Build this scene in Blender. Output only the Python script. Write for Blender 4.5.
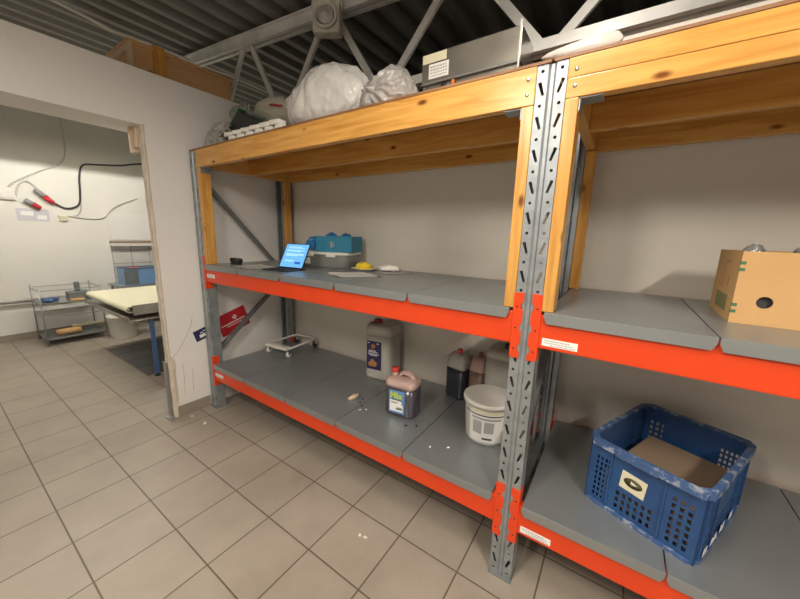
import bpy, bmesh, math, random
from mathutils import Vector, Matrix, noise

for o in list(bpy.data.objects):
    bpy.data.objects.remove(o, do_unlink=True)
SC = bpy.context.scene
COL = SC.collection
R = random.Random(7)
PI = math.pi

# ------------------------------------------------------------------ camera
cam_d = bpy.data.cameras.new('camera'); cam = bpy.data.objects.new('camera', cam_d); COL.objects.link(cam)
cam_d.sensor_width = 36.0; cam_d.lens = 325.83 / 800 * 36; cam_d.clip_start = .02
_f = Vector((-0.54478655, 0.81586594, -0.19383082)); _r = Vector((0.82835951, 0.55954544, 0.0270078)); _u = Vector((-0.1304919, 0.14584812, 0.98066314))
_m = Matrix((( _r.x, _u.x, -_f.x, 3.0581), (_r.y, _u.y, -_f.y, -1.4430), (_r.z, _u.z, -_f.z, 1.7035), (0, 0, 0, 1)))
cam.matrix_world = _m
SC.camera = cam
# ------------------------------------------------------------------ world, exposure, lamps' light
w = bpy.data.worlds.new('world'); SC.world = w; w.use_nodes = True
w.node_tree.nodes['Background'].inputs[0].default_value = (1, .93, .84, 1)
w.node_tree.nodes['Background'].inputs[1].default_value = .06
SC.view_settings.view_transform = 'Standard'; SC.view_settings.look = 'None'
SC.view_settings.gamma = 1; SC.view_settings.use_curve_mapping = False
SC.view_settings.exposure = 0.12


def area(name, loc, sx, sy, power, col, rot=(0, 0, 0)):
    d = bpy.data.lights.new(name, 'AREA'); d.shape = 'RECTANGLE'; d.size = sx; d.size_y = sy
    d.energy = power; d.color = col
    o = bpy.data.objects.new(name, d); COL.objects.link(o); o.location = loc; o.rotation_euler = rot
    return o


WARM = (1, .91, .80)
# three hung tube fixtures over the aisle, long axis along y: (centre, half length, watts)
LAMPS = [((4.7, -2.0, 3.02), .5, 88), ((2.1, -2.5, 3.02), .6, 64), ((2.75, -.80, 3.14), .4, 29)]
for p_, hl_, e_ in LAMPS:
    area('tube_light', (p_[0], p_[1], p_[2] - .045), .10, 2 * hl_, e_, WARM)
    area('roof_fill_light', (p_[0], p_[1], p_[2] + .085), .10, 2 * hl_, e_ * .7, WARM, (PI, 0, 0))  # upward fill added above each housing to brighten the roof and truss
FAR_LAMP = (-2.45, -.3, 3.06)
for k_ in range(6):
    d_ = bpy.data.lights.new('far_tube_light', 'POINT'); d_.energy = 25; d_.color = (1, .95, .86); d_.shadow_soft_size = .004
    o_ = bpy.data.objects.new('far_tube_light', d_); COL.objects.link(o_); o_.location = (FAR_LAMP[0], FAR_LAMP[1] - 1.0 + .4 * k_, FAR_LAMP[2])


# ------------------------------------------------------------------ materials
def mat(name, col, rough=.5, metal=0, spec=.5, bump=None, var=None, trans=0, alpha=1, coat=0, emit=None, dirt=None, sheen=0, aniso=None):
    """bump=(scale,strength) var=(scale,amount,second colour) dirt=(scale, colour, threshold)"""
    m = bpy.data.materials.new(name); m.use_nodes = True
    n = m.node_tree.nodes; l = m.node_tree.links; b = n['Principled BSDF']
    b.inputs['Base Color'].default_value = (*col, 1); b.inputs['Roughness'].default_value = rough
    b.inputs['Metallic'].default_value = metal; b.inputs['Specular IOR Level'].default_value = spec
    b.inputs['Transmission Weight'].default_value = trans; b.inputs['Alpha'].default_value = alpha
    b.inputs['Coat Weight'].default_value = coat
    tc = n.new('ShaderNodeTexCoord'); src = tc.outputs['Object']
    if aniso:
        mp = n.new('ShaderNodeMapping'); mp.inputs['Scale'].default_value = aniso; l.new(src, mp.inputs[0]); src = mp.outputs[0]
    cur = None
    if var:
        t = n.new('ShaderNodeTexNoise'); t.inputs['Scale'].default_value = var[0]; t.inputs['Detail'].default_value = 6
        l.new(src, t.inputs['Vector'])
        r = n.new('ShaderNodeValToRGB'); r.color_ramp.elements[0].position = .35; r.color_ramp.elements[1].position = .68
        l.new(t.outputs['Fac'], r.inputs[0])
        mx = n.new('ShaderNodeMixRGB'); mx.inputs[1].default_value = (*col, 1); mx.inputs[2].default_value = (*var[2], 1)
        mu = n.new('ShaderNodeMath'); mu.operation = 'MULTIPLY'; mu.inputs[1].default_value = var[1]
        l.new(r.outputs[0], mu.inputs[0]); l.new(mu.outputs[0], mx.inputs[0])
        cur = mx.outputs[0]
    if dirt:
        t = n.new('ShaderNodeTexNoise'); t.inputs['Scale'].default_value = dirt[0]; t.inputs['Detail'].default_value = 9; t.inputs['Roughness'].default_value = .7
        l.new(src, t.inputs['Vector'])
        r = n.new('ShaderNodeValToRGB'); r.color_ramp.elements[0].position = dirt[2]; r.color_ramp.elements[1].position = min(1, dirt[2] + .08)
        l.new(t.outputs['Fac'], r.inputs[0])
        mx = n.new('ShaderNodeMixRGB'); mx.inputs[2].default_value = (*dirt[1], 1)
        if cur: l.new(cur, mx.inputs[1])
        else: mx.inputs[1].default_value = (*col, 1)
        l.new(r.outputs[0], mx.inputs[0]); cur = mx.outputs[0]
    if cur: l.new(cur, b.inputs['Base Color'])
    if bump:
        t = n.new('ShaderNodeTexNoise'); t.inputs['Scale'].default_value = bump[0]; t.inputs['Detail'].default_value = 5
        l.new(src, t.inputs['Vector'])
        bp = n.new('ShaderNodeBump'); bp.inputs['Strength'].default_value = bump[1]; bp.inputs['Distance'].default_value = .01
        l.new(t.outputs['Fac'], bp.inputs['Height']); l.new(bp.outputs[0], b.inputs['Normal'])
    if emit:
        b.inputs['Emission Color'].default_value = (*emit[0], 1); b.inputs['Emission Strength'].default_value = emit[1]
    return m


def wood_mat(name, c1, c2, axis='x', rough=.27):
    m = bpy.data.materials.new(name); m.use_nodes = True
    n = m.node_tree.nodes; l = m.node_tree.links; b = n['Principled BSDF']
    tc = n.new('ShaderNodeTexCoord'); mp = n.new('ShaderNodeMapping')
    mp.inputs['Scale'].default_value = {'x': (.7, 9, 9), 'z': (9, 9, .7), 'y': (9, .7, 9)}[axis]
    l.new(tc.outputs['Object'], mp.inputs[0])
    t = n.new('ShaderNodeTexNoise'); t.inputs['Scale'].default_value = 2.6; t.inputs['Detail'].default_value = 5; t.inputs['Distortion'].default_value = 1.4
    l.new(mp.outputs[0], t.inputs['Vector'])
    r = n.new('ShaderNodeValToRGB'); r.color_ramp.elements[0].position = .3; r.color_ramp.elements[0].color = (*c2, 1)
    r.color_ramp.elements[1].position = .62; r.color_ramp.elements[1].color = (*c1, 1)
    l.new(t.outputs['Fac'], r.inputs[0])
    # knots
    mp2 = n.new('ShaderNodeMapping'); mp2.inputs['Scale'].default_value = {'x': (4, 9, 9), 'z': (9, 9, 4), 'y': (9, 4, 9)}[axis]
    l.new(tc.outputs['Object'], mp2.inputs[0])
    v = n.new('ShaderNodeTexVoronoi'); v.inputs['Scale'].default_value = .9; l.new(mp2.outputs[0], v.inputs['Vector'])
    r2 = n.new('ShaderNodeValToRGB'); r2.color_ramp.elements[0].position = .05; r2.color_ramp.elements[0].color = (1, 1, 1, 1)
    r2.color_ramp.elements[1].position = .13; r2.color_ramp.elements[1].color = (0, 0, 0, 1)
    l.new(v.outputs['Distance'], r2.inputs[0])
    mx = n.new('ShaderNodeMixRGB'); mx.inputs[2].default_value = (c2[0] * .35, c2[1] * .25, c2[2] * .2, 1)
    l.new(r.outputs[0], mx.inputs[1]); l.new(r2.outputs[0], mx.inputs[0]); l.new(mx.outputs[0], b.inputs['Base Color'])
    b.inputs['Roughness'].default_value = rough
    bp = n.new('ShaderNodeBump'); bp.inputs['Strength'].default_value = .15; bp.inputs['Distance'].default_value = .004
    l.new(t.outputs['Fac'], bp.inputs['Height']); l.new(bp.outputs[0], b.inputs['Normal'])
    return m


def tile_mat(name, c1, c2, grout, sx, sy, ox, oy, gw=.006, plane='xy', rough=.35):
    m = bpy.data.materials.new(name); m.use_nodes = True
    n = m.node_tree.nodes; l = m.node_tree.links; b = n['Principled BSDF']
    tc = n.new('ShaderNodeTexCoord'); mp = n.new('ShaderNodeMapping'); src = tc.outputs['Object']
    if plane == 'yz':
        sp = n.new('ShaderNodeSeparateXYZ'); cb = n.new('ShaderNodeCombineXYZ'); l.new(src, sp.inputs[0])
        l.new(sp.outputs[1], cb.inputs[0]); l.new(sp.outputs[2], cb.inputs[1]); src = cb.outputs[0]
    mp.inputs['Location'].default_value = (-ox, -oy, 0); l.new(src, mp.inputs[0])
    br = n.new('ShaderNodeTexBrick'); br.offset = 0; br.inputs['Scale'].default_value = 1
    br.inputs['Brick Width'].default_value = sx; br.inputs['Row Height'].default_value = sy
    br.inputs['Mortar Size'].default_value = gw / 2; br.inputs['Mortar Smooth'].default_value = .3; br.inputs['Bias'].default_value = 0
    br.inputs['Color1'].default_value = (*c1, 1); br.inputs['Color2'].default_value = (*c2, 1); br.inputs['Mortar'].default_value = (*grout, 1)
    l.new(mp.outputs[0], br.inputs['Vector'])
    t = n.new('ShaderNodeTexNoise'); t.inputs['Scale'].default_value = 1.7; t.inputs['Detail'].default_value = 8; t.inputs['Roughness'].default_value = .65
    l.new(tc.outputs['Object'], t.inputs['Vector'])
    r = n.new('ShaderNodeValToRGB'); r.color_ramp.elements[0].position = .3; r.color_ramp.elements[0].color = (.8, .79, .77, 1)
    r.color_ramp.elements[1].position = .7; r.color_ramp.elements[1].color = (1.08, 1.08, 1.08, 1)
    l.new(t.outputs['Fac'], r.inputs[0])
    mx = n.new('ShaderNodeMixRGB'); mx.blend_type = 'MULTIPLY'; mx.inputs[0].default_value = 1
    l.new(br.outputs['Color'], mx.inputs[1]); l.new(r.outputs[0], mx.inputs[2]); l.new(mx.outputs[0], b.inputs['Base Color'])
    rr = n.new('ShaderNodeMapRange'); rr.inputs[3].default_value = rough; rr.inputs[4].default_value = rough + .25
    l.new(t.outputs['Fac'], rr.inputs[0]); l.new(rr.outputs[0], b.inputs['Roughness'])
    bp = n.new('ShaderNodeBump'); bp.inputs['Strength'].default_value = .5; bp.inputs['Distance'].default_value = .003; bp.invert = True
    l.new(br.outputs['Fac'], bp.inputs['Height']); l.new(bp.outputs[0], b.inputs['Normal'])
    return m


M = dict(
    wall=mat('painted_wall', (.80, .78, .755), .6, bump=(30, .08), var=(1.2, .35, (.74, .72, .68)), dirt=(3.2, (.66, .63, .58), .74)),
    wall_far=mat('far_painted_wall', (.78, .76, .70), .55, bump=(25, .08), var=(1.5, .4, (.70, .68, .61)), dirt=(5, (.5, .47, .4), .74)),
    wall_rack=mat('back_painted_wall', (.69, .66, .59), .6, bump=(20, .1), var=(.9, .5, (.63, .60, .53))),
    wall_dark=mat('rear_wall', (.3, .28, .25), .8),
    floor=tile_mat('floor_tiles', (.335, .293, .24), (.358, .312, .255), (.12, .095, .07), .3586, .3586, .4177 - .003, -.4628 - .003, .009),
    tiles=tile_mat('wall_tiles', (.62, .61, .57), (.66, .65, .6), (.25, .25, .24), .27, .24, .49, 1.08, .012, 'yz', .2),
    base=mat('baseboard_tile', (.30, .26, .21), .4, var=(3, .5, (.25, .21, .17))),
    deck=mat('deck_steel', (.27, .275, .25), .5, .3, bump=(60, .1), var=(2, .5, (.19, .19, .17))),
    truss=mat('truss_paint', (.74, .74, .72), .4, .2, var=(5, .5, (.38, .38, .36))),
    galv=mat('galvanised_steel', (.36, .39, .41), .42, .55, var=(14, .6, (.22, .24, .25)), bump=(50, .05)),
    galv_dark=mat('dull_galvanised_steel', (.22, .24, .24), .5, .5, var=(9, .6, (.16, .175, .18))),
    panel=mat('shelf_panel_steel', (.33, .355, .36), .36, .6, var=(3, .5, (.27, .29, .295)), dirt=(14, (.46, .47, .46), .70), bump=(4, .06)),
    orange=mat('orange_paint', (.74, .058, .007), .36, var=(6, .35, (.64, .045, .007)), dirt=(30, (.4, .08, .03), .76)),
    pine=wood_mat('pine_x', (.70, .375, .095), (.53, .235, .045), 'x'),
    pine_z=wood_mat('pine_z', (.70, .375, .095), (.52, .235, .045), 'z'),
    pine_y=wood_mat('pine_y', (.70, .39, .12), (.58, .29, .08), 'y'),
    board=wood_mat('board_brown', (.30, .15, .07), (.2, .09, .04), 'x', .6),
    ply=wood_mat('plywood', (.66, .40, .19), (.58, .34, .15), 'y', .6),
    pale_wood=wood_mat('pale_wood', (.66, .52, .38), (.58, .43, .3), 'z', .6),
    plaster=mat('broken_plaster', (.70, .63, .53), .9, bump=(60, .8), var=(12, .8, (.58, .49, .38))),
    black=mat('black_plastic', (.018, .018, .02), .4),
    black_matte=mat('black_rubber', (.02, .02, .02), .8),
    white=mat('white_plastic', (.78, .76, .70), .4),
    paper=mat('paper', (.90, .88, .84), .8),
    chrome=mat('chrome', (.6, .6, .6), .15, 1),
    bolt=mat('zinc_bolt', (.55, .53, .48), .3, .8),
    steel=mat('stainless', (.46, .43, .38), .27, .8, var=(5, .9, (.28, .26, .23)), bump=(12, .05)),
    red_lid=mat('red_plastic', (.62, .05, .04), .4),
    dark_red_lid=mat('dark_red_plastic', (.36, .04, .02), .45),
    hdpe=mat('milky_plastic', (.68, .67, .60), .45, trans=.25, var=(5, .4, (.55, .53, .45))),
    hdpe_pink=mat('pink_milky_plastic', (.68, .50, .45), .4, trans=.15, var=(14, .7, (.55, .33, .28))),
    juice=mat('purple_juice', (.075, .065, .085), .25, var=(10, .6, (.05, .035, .05)), coat=.4),
    juice_dark=mat('dark_juice', (.03, .035, .05), .3, coat=.3),
    brown_juice=mat('brown_liquid', (.22, .14, .10), .35),
    navy=mat('navy_print', (.025, .022, .09), .5),
    print_blue=mat('blue_print', (.10, .28, .58), .5),
    print_white=mat('white_print', (.85, .85, .82), .5),
    print_green=mat('lime_print', (.55, .66, .06), .5),
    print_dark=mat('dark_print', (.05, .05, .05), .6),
    print_grey=mat('grey_print', (.42, .42, .41), .6),
    print_brown=mat('brown_print', (.45, .2, .07), .6),
    red_print=mat('red_print', (.50, .016, .03), .45),
    crate_worn=mat('dusty_blue_crate', (.05, .11, .26), .5, dirt=(22, (.34, .38, .46), .52)),
    crate=mat('blue_crate', (.020, .080, .22), .42, var=(7, .6, (.014, .042, .15)), dirt=(16, (.22, .27, .38), .66), bump=(30, .1)),
    card=mat('cardboard', (.60, .36, .15), .75, var=(3, .5, (.52, .30, .12)), bump=(40, .06)),
    card_dull=mat('dull_cardboard', (.29, .205, .13), .8, var=(5, .5, (.30, .22, .15))),
    green_tape=mat('green_print', (.06, .17, .08), .6),
    teal=mat('blue_carton', (.025, .22, .36), .55, var=(4, .4, (.02, .17, .29))),
    blue_bag=mat('blue_film', (.03, .22, .55), .3, trans=.2, bump=(25, .5)),
    tote=mat('clear_tote', (.62, .63, .60), .25, trans=.65),
    yellow=mat('yellow_food', (.85, .62, .03), .5, bump=(60, .4)),
    film=mat('clear_film', (.82, .80, .77), .18, trans=.55, bump=(5, 1.0), var=(3, .5, (.66, .64, .6)), aniso=(3.2, 3.2, 1)),
    film_white=mat('white_film', (.84, .82, .79), .16, trans=.15, bump=(4, 1.0), var=(2.5, .35, (.70, .69, .66)), aniso=(3.6, 3.6, 1)),
    film_grey=mat('grey_film', (.44, .45, .43), .2, trans=.45, bump=(7, 1.0), var=(7, .7, (.24, .25, .23)), aniso=(2.5, 2.5, 1)),
    cloth=mat('khaki_bag', (.42, .39, .31), .6, bump=(20, .3), var=(6, .5, (.34, .32, .24))),
    cream=mat('cream_belt', (.76, .72, .52), .55, var=(6, .4, (.68, .64, .45))),
    blue_steel=mat('blue_painted_steel', (.05, .11, .26), .4),
    blue_box=mat('blue_box', (.16, .30, .52), .35),
    pink=mat('pink_paper', (.75, .16, .2), .6),
    mat_dark=tile_mat('dark_tiles', (.10, .10, .095), (.125, .125, .12), (.05, .05, .045), .3586, .3586, .4177 - .003, -.4628 - .003, .01, 'xy', .3),
    screen=mat('lit_screen', (.05, .1, .2), .2, emit=((.16, .55, 1.0), .85)),
    screen_light=mat('lit_screen_light', (.1, .2, .3), .2, emit=((.55, .85, 1.0), 1.0)),
    screen_dark=mat('lit_screen_button', (.02, .05, .2), .2, emit=((.03, .10, .6), .8)),
    tube=mat('lamp_tube', (.9, .9, .9), .3, emit=((1, .9, .75), 3)),
    orange_tip=mat('orange_tip', (.8, .2, .02), .4),
    dark_steel=mat('dark_wire', (.36, .36, .36), .4, .6),
    grey_plug=mat('grey_plug', (.33, .33, .34), .5),
    cable_white=mat('white_cable', (.6, .58, .53), .5),
    cable_black=mat('black_cable', (.03, .03, .04), .5),
    dusty=mat('dusty_housing', (.58, .55, .50), .6, bump=(40, .2), var=(14, .6, (.44, .42, .38))),
    pale_sheet=mat('pale_sheet', (.62, .57, .52), .35, trans=.1, var=(8, .4, (.5, .46, .42))),
)

# ------------------------------------------------------------------ building helpers
MAT4 = {}


class MB:
    def __init__(s): s.bm = bmesh.new()

    def _take(s, geom, mtx):
        bmesh.ops.transform(s.bm, matrix=mtx, verts=geom)

    def box(s, a, b, bev=0, rot=None, piv=None):
        a = Vector(a); b = Vector(b); c = (a + b) / 2; d = b - a
        g = bmesh.ops.create_cube(s.bm, size=1)['verts']
        m = Matrix.Translation(c) @ Matrix.Diagonal((abs(d.x), abs(d.y), abs(d.z), 1))
        s._take(g, m)
        if bev:
            es = list({e for v in g for e in v.link_edges})
            g = list({v for f in bmesh.ops.bevel(s.bm, geom=es, offset=bev, segments=2, affect='EDGES', profile=.6)['faces'] for v in f.verts} | {v for v in g if v.is_valid})
        if rot is not None:
            p = Vector(piv) if piv is not None else c
            s._take(g, Matrix.Translation(p) @ rot.to_4x4() @ Matrix.Translation(-p))
        return s

    def prism(s, pts, ext, bev=0):
        """pts: 3D outline polygon, ext: extrusion vector"""
        e = Vector(ext); v1 = [s.bm.verts.new(p) for p in pts]; v2 = [s.bm.verts.new(Vector(p) + e) for p in pts]
        n = len(pts); fs = [s.bm.faces.new(v1[::-1]), s.bm.faces.new(v2)]
        for i in range(n): fs.append(s.bm.faces.new((v1[i], v1[(i + 1) % n], v2[(i + 1) % n], v2[i])))
        bmesh.ops.recalc_face_normals(s.bm, faces=fs)
        if bev:
            bmesh.ops.bevel(s.bm, geom=list({ed for f in fs for ed in f.edges}), offset=bev, segments=2, affect='EDGES')
        return s

    def bar(s, a, b, wd, th, up=(0, 0, 1)):
        a = Vector(a); b = Vector(b); d = (b - a); L = d.length; d.normalize()
        u = Vector(up); sx = d.cross(u)
        if sx.length < 1e-4: sx = d.cross(Vector((1, 0, 0)))
        sx.normalize(); uu = sx.cross(d)
        m = Matrix((( sx.x, uu.x, d.x, 0), (sx.y, uu.y, d.y, 0), (sx.z, uu.z, d.z, 0), (0, 0, 0, 1)))
        g = bmesh.ops.create_cube(s.bm, size=1)['verts']
        s._take(g, Matrix.Translation((a + b) / 2) @ m @ Matrix.Diagonal((wd, th, L, 1)))
        return s

    def tube(s, pts, r, seg=10, cap=True, closed=False):
        pts = [Vector(p) for p in pts]; n = len(pts); rings = []
        rs = r if isinstance(r, (list, tuple)) else [r] * n
        prev = None
        for i, p in enumerate(pts):
            if closed: t = pts[(i + 1) % n] - pts[i - 1]
            else: t = pts[min(i + 1, n - 1)] - pts[max(i - 1, 0)]
            t.normalize()
            if prev is None:
                a = Vector((0, 0, 1)) if abs(t.z) < .9 else Vector((1, 0, 0))
                x = t.cross(a).normalized()
            else:
                x = (prev - t * prev.dot(t)).normalized()
            prev = x; y = t.cross(x)
            rings.append([s.bm.verts.new(p + (x * math.cos(2 * PI * k / seg) + y * math.sin(2 * PI * k / seg)) * rs[i]) for k in range(seg)])
        m = n if closed else n - 1
        fs = []
        for i in range(m):
            A, B = rings[i], rings[(i + 1) % n]
            for k in range(seg): fs.append(s.bm.faces.new((A[k], A[(k + 1) % seg], B[(k + 1) % seg], B[k])))
        if cap and not closed:
            fs.append(s.bm.faces.new(rings[0][::-1])); fs.append(s.bm.faces.new(rings[-1]))
        for f in fs: f.smooth = True
        return s

    def cyl(s, a, b, r, seg=20): return s.tube([a, b], r, seg)

    def lathe(s, prof, c=(0, 0, 0), seg=40, axis='z'):
        rings = []; c = Vector(c)
        for (r, h) in prof:
            ring = []
            for k in range(seg):
                a = 2 * PI * k / seg; x, y = math.cos(a) * max(r, 1e-4), math.sin(a) * max(r, 1e-4)
                v = Vector((x, y, h)) if axis == 'z' else (Vector((x, h, y)) if axis == 'y' else Vector((h, x, y)))
                ring.append(s.bm.verts.new(c + v))
            rings.append(ring)
        fs = []
        for A, B in zip(rings, rings[1:]):
            for k in range(seg): fs.append(s.bm.faces.new((A[k], A[(k + 1) % seg], B[(k + 1) % seg], B[k])))
        fs.append(s.bm.faces.new(rings[0][::-1])); fs.append(s.bm.faces.new(rings[-1]))
        for f in fs: f.smooth = True
        bmesh.ops.recalc_face_normals(s.bm, faces=fs)
        return s

    def rrings(s, rings, seg=32, p=4.0, cap=True):
        """loft of rounded rectangles: (z, cx, cy, halfw, halfd)"""
        rr = []
        for (z, cx, cy, hw, hd) in rings:
            ring = []
            for k in range(seg):
                a = 2 * PI * k / seg; ca, sa = math.cos(a), math.sin(a)
                q = (abs(ca) ** p + abs(sa) ** p) ** (-1 / p)
                ring.append(s.bm.verts.new((cx + hw * ca * q, cy + hd * sa * q, z)))
            rr.append(ring)
        fs = []
        for A, B in zip(rr, rr[1:]):
            for k in range(seg): fs.append(s.bm.faces.new((A[k], A[(k + 1) % seg], B[(k + 1) % seg], B[k])))
        if cap: fs.append(s.bm.faces.new(rr[0][::-1])); fs.append(s.bm.faces.new(rr[-1]))
        for f in fs: f.smooth = True
        return s

    def quad(s, *p):
        s.bm.faces.new([s.bm.verts.new(q) for q in p]); return s

    def blob(s, c, rad, amp=.1, freq=3., seed=0, sub=4, flat=None):
        g = bmesh.ops.create_icosphere(s.bm, subdivisions=sub, radius=1)['verts']
        c = Vector(c)
        for v in g:
            d = v.co.normalized(); k = 1 + amp * noise.noise(d * freq + Vector((seed, seed * 1.7, 0))) + amp * .5 * noise.noise(d * freq * 2.7 + Vector((seed, 0, 5)))
            q = Vector((d.x * rad[0] * k, d.y * rad[1] * k, d.z * rad[2] * k)) + c
            if flat is not None and q.z < flat: q.z = flat + .002 * noise.noise(q * 20)
            v.co = q
        for f in s.bm.faces: f.smooth = True
        return s

    def done(s, name, m, parent=None, world=False, kind=None, smooth_angle=None):
        if world and parent is not None:
            rt = parent
            while rt.parent is not None: rt = rt.parent
            bmesh.ops.transform(s.bm, matrix=MAT4[rt.name].inverted(), verts=s.bm.verts)
        me = bpy.data.meshes.new(name); s.bm.to_mesh(me); s.bm.free()
        o = bpy.data.objects.new(name, me); COL.objects.link(o)
        me.materials.append(M[m] if isinstance(m, str) else m)
        if parent is not None: o.parent = parent
        if kind: o['kind'] = kind
        return o


def thing(name, label, cat, loc=(0, 0, 0), rz=0, group=None):
    o = bpy.data.objects.new(name, None); COL.objects.link(o); o.empty_display_size = .1
    o.location = loc; o.rotation_euler = (0, 0, rz); o['label'] = label; o['category'] = cat
    if group: o['group'] = group
    MAT4[o.name] = Matrix.Translation(loc) @ Matrix.Rotation(rz, 4, 'Z')
    return o


def tag(o, label, cat, group=None):
    o['label'] = label; o['category'] = cat
    if group: o['group'] = group
    return o


def single(mb, name, m, label, cat, loc, rz=0, group=None):
    o = mb.done(name, m); o.location = loc; o.rotation_euler = (0, 0, rz)
    return tag(o, label, cat, group)


def struct(name, mb, m): return mb.done(name, m, kind='structure')


def text_mesh(s, size, m, parent, mtx, name='lettering', bold=0.0, depth=.0006):
    cu = bpy.data.curves.new('t', 'FONT'); cu.body = s; cu.size = size; cu.extrude = depth / 2; cu.offset = bold
    cu.align_x = 'CENTER'; cu.align_y = 'CENTER'
    ob = bpy.data.objects.new('t', cu); COL.objects.link(ob)
    dg = bpy.context.evaluated_depsgraph_get(); dg.update()
    me = bpy.data.meshes.new_from_object(ob.evaluated_get(dg)); bpy.data.objects.remove(ob, do_unlink=True); bpy.data.curves.remove(cu)
    me.transform(mtx); me.materials.clear(); me.materials.append(M[m])
    o = bpy.data.objects.new(name, me); COL.objects.link(o)
    o.parent = parent
    return o


def boolean_diff(obj, cut):
    md = obj.modifiers.new('b', 'BOOLEAN'); md.object = cut; md.operation = 'DIFFERENCE'; md.solver = 'EXACT'
    dg = bpy.context.evaluated_depsgraph_get(); dg.update()
    me = bpy.data.meshes.new_from_object(obj.evaluated_get(dg)); obj.modifiers.clear()
    old = obj.data; obj.data = me; me.name = old.name
    bpy.data.meshes.remove(old); bpy.data.objects.remove(cut, do_unlink=True)


# ------------------------------------------------------------------ dimensions of the rack
W = 2.70; U = .108; Z1 = .4625; Z2 = 1.4045; Z3 = 2.216; Z4 = 2.352; D = .92
WX = -.14          # face of the door wall
FX = -4.28         # far wall

# ------------------------------------------------------------------ setting
XL, XR, YF, YB = -4.4, 7.5, -5.0, 5.2
struct('floor', MB().box((XL - .1, YF - .1, -.1), (XR + .1, YB + .1, 0)), 'floor')


def ceil_z(x): return 3.42 - .079 * x + .09


# corrugated deck: ribs run along y, the roof falls slowly to the right
prof = []; per = .23; x = XL - .1; k = 0
while x < XR + .1:
    for dx, dz in ((0, 0), (.075, 0), (.105, .075), (.20, .075)):
        prof.append((x + dx, ceil_z(x + dx) + dz))
    x += per
pts = [(px, YF - .1, pz) for px, pz in prof] + [(XR + .35, YF - .1, 4.3), (XL - .1, YF - .1, 4.3)]
struct('ceiling', MB().prism(pts, (0, YB - YF + .2, 0)), 'deck')
# door wall (plane x = -0.14) with the doorway opening
OY0, OY1, OZ = -2.3, -.315, 2.485
mb = MB().box((WX - .07, OY1, 0), (WX, YB, 2.884)).box((WX - .07, YF, 0), (WX, OY0, 2.884)).box((WX - .07, OY0, OZ), (WX, OY1, 2.884))
struct('wall_left', mb, 'wall')
struct('trim_1', MB().box((WX - .36, OY0, OZ), (WX - .072, OY1 + .35, 2.87)), 'wall')          # deep lintel
struct('wall_back', MB().box((WX, .962, 0), (XR, 1.06, 2.70)), 'wall_rack')
struct('wall_rear', MB().box((XL, YB, 0), (XR, YB + .1, 4.2)), 'wall_dark')
struct('wall_front', MB().box((XL, YF - .1, 0), (XR, YF, 4.2)), 'wall')
struct('wall_right', MB().box((XR, YF, 0), (XR + .1, YB, 4.2)), 'wall')
struct('wall_far', MB().box((FX - .12, YF, 0), (FX, YB, 4.2)), 'wall_far')
struct('baseboard_left', MB().box((WX, -.285, 0), (WX + .012, -.002, .10)), 'base')
struct('baseboard_far', MB().box((FX, YF, 0), (FX + .015, .49, .10)), 'base')
# chipped plaster edge of the doorway
mb = MB(); n = 46; prev = None
R.seed(3)
for i in range(n + 1):
    z = 2.49 * i / n
    big = .055 if z < .56 else .008
    wd = big * (.6 + .7 * noise.noise(Vector((0, 0, z * 9)))) + .012
    out = -.012 * abs(noise.noise(Vector((3, 1, z * 14))))
    dp = .004 + .010 * abs(noise.noise(Vector((8, 1, z * 11))))
    ring = [mb.bm.verts.new(p) for p in ((WX - .068, OY1 + out, z), (WX + dp * .4, OY1 + out - .003, z), (WX + dp, OY1 + wd * .5, z), (WX + .0005, OY1 + wd, z), (WX - .068, OY1 + .004, z))]
    if prev:
        for k in range(4): mb.bm.faces.new((prev[k], prev[k + 1], ring[k + 1], ring[k]))
    prev = ring
struct('trim_2', mb, 'plaster')
# exposed metal stud at the broken foot, and its bent foot plate
struct('trim_3', MB().box((WX - .07, OY1 - .022, 0), (WX - .01, OY1 - .014, .54)).box((WX - .075, OY1 - .05, .0), (WX + .03, OY1 + .0, .012)).box((WX - .0, OY1 - .045, .012), (WX + .03, OY1 - .015, .03)), 'dark_steel')
# crack in the plaster
mb = MB()
cr = [(-.092, .903), (-.105, .85), (-.13, .79), (-.16, .73), (-.19, .70), (-.22, .64), (-.26, .60), (-.30, .555)]
for a, b in zip(cr, cr[1:]): mb.bar((WX + .0006, a[0], a[1]), (WX + .0006, b[0], b[1]), .0012, .004, (1, 0, 0))
for a, b in (((-.21, .50), (-.205, .36)), ((-.205, .36), (-.215, .20)), ((-.13, .42), (-.14, .2))): mb.bar((WX + .0006, *a), (WX + .0006, *b), .0012, .003, (1, 0, 0))
struct('trim_4', mb, 'card_dull')
# wood stud end in the doorway head
struct('trim_5', MB().box((WX - .17, OY1 - .035, 2.29), (WX - .15, OY1 - .002, 2.483)).box((WX - .15, OY1 - .018, 2.33), (WX - .075, OY1 - .002, 2.483)).box((WX - .15, OY1 - .035, 2.29), (WX - .075, OY1 - .002, 2.31)), 'pale_wood')
# far wall tiled patch
struct('trim_6', MB().box((FX, .49, 0), (FX + .02, 2.4, 1.39)), 'tiles')
struct('trim_7', MB().box((FX, .49, 1.48), (FX + .015, 2.4, 1.937)), 'wall')
# dark floor tiles behind the doorway
mb = MB()
T = .3586; gx0 = .4177 - 9 * T
for i, j0, j1 in ((0, 1, 4), (1, 1, 4), (2, 1, 4), (3, 1, 4)):
    mb.box((gx0 + i * T + .006, -.4628 + j0 * T + .004, 0), (gx0 + (i + 1) * T, -.4628 + j1 * T, .004))
struct('trim_8', mb, 'mat_dark')


# ------------------------------------------------------------------ roof truss
YT = .60


def top_c(x): return 3.42 - .079 * x


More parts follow.
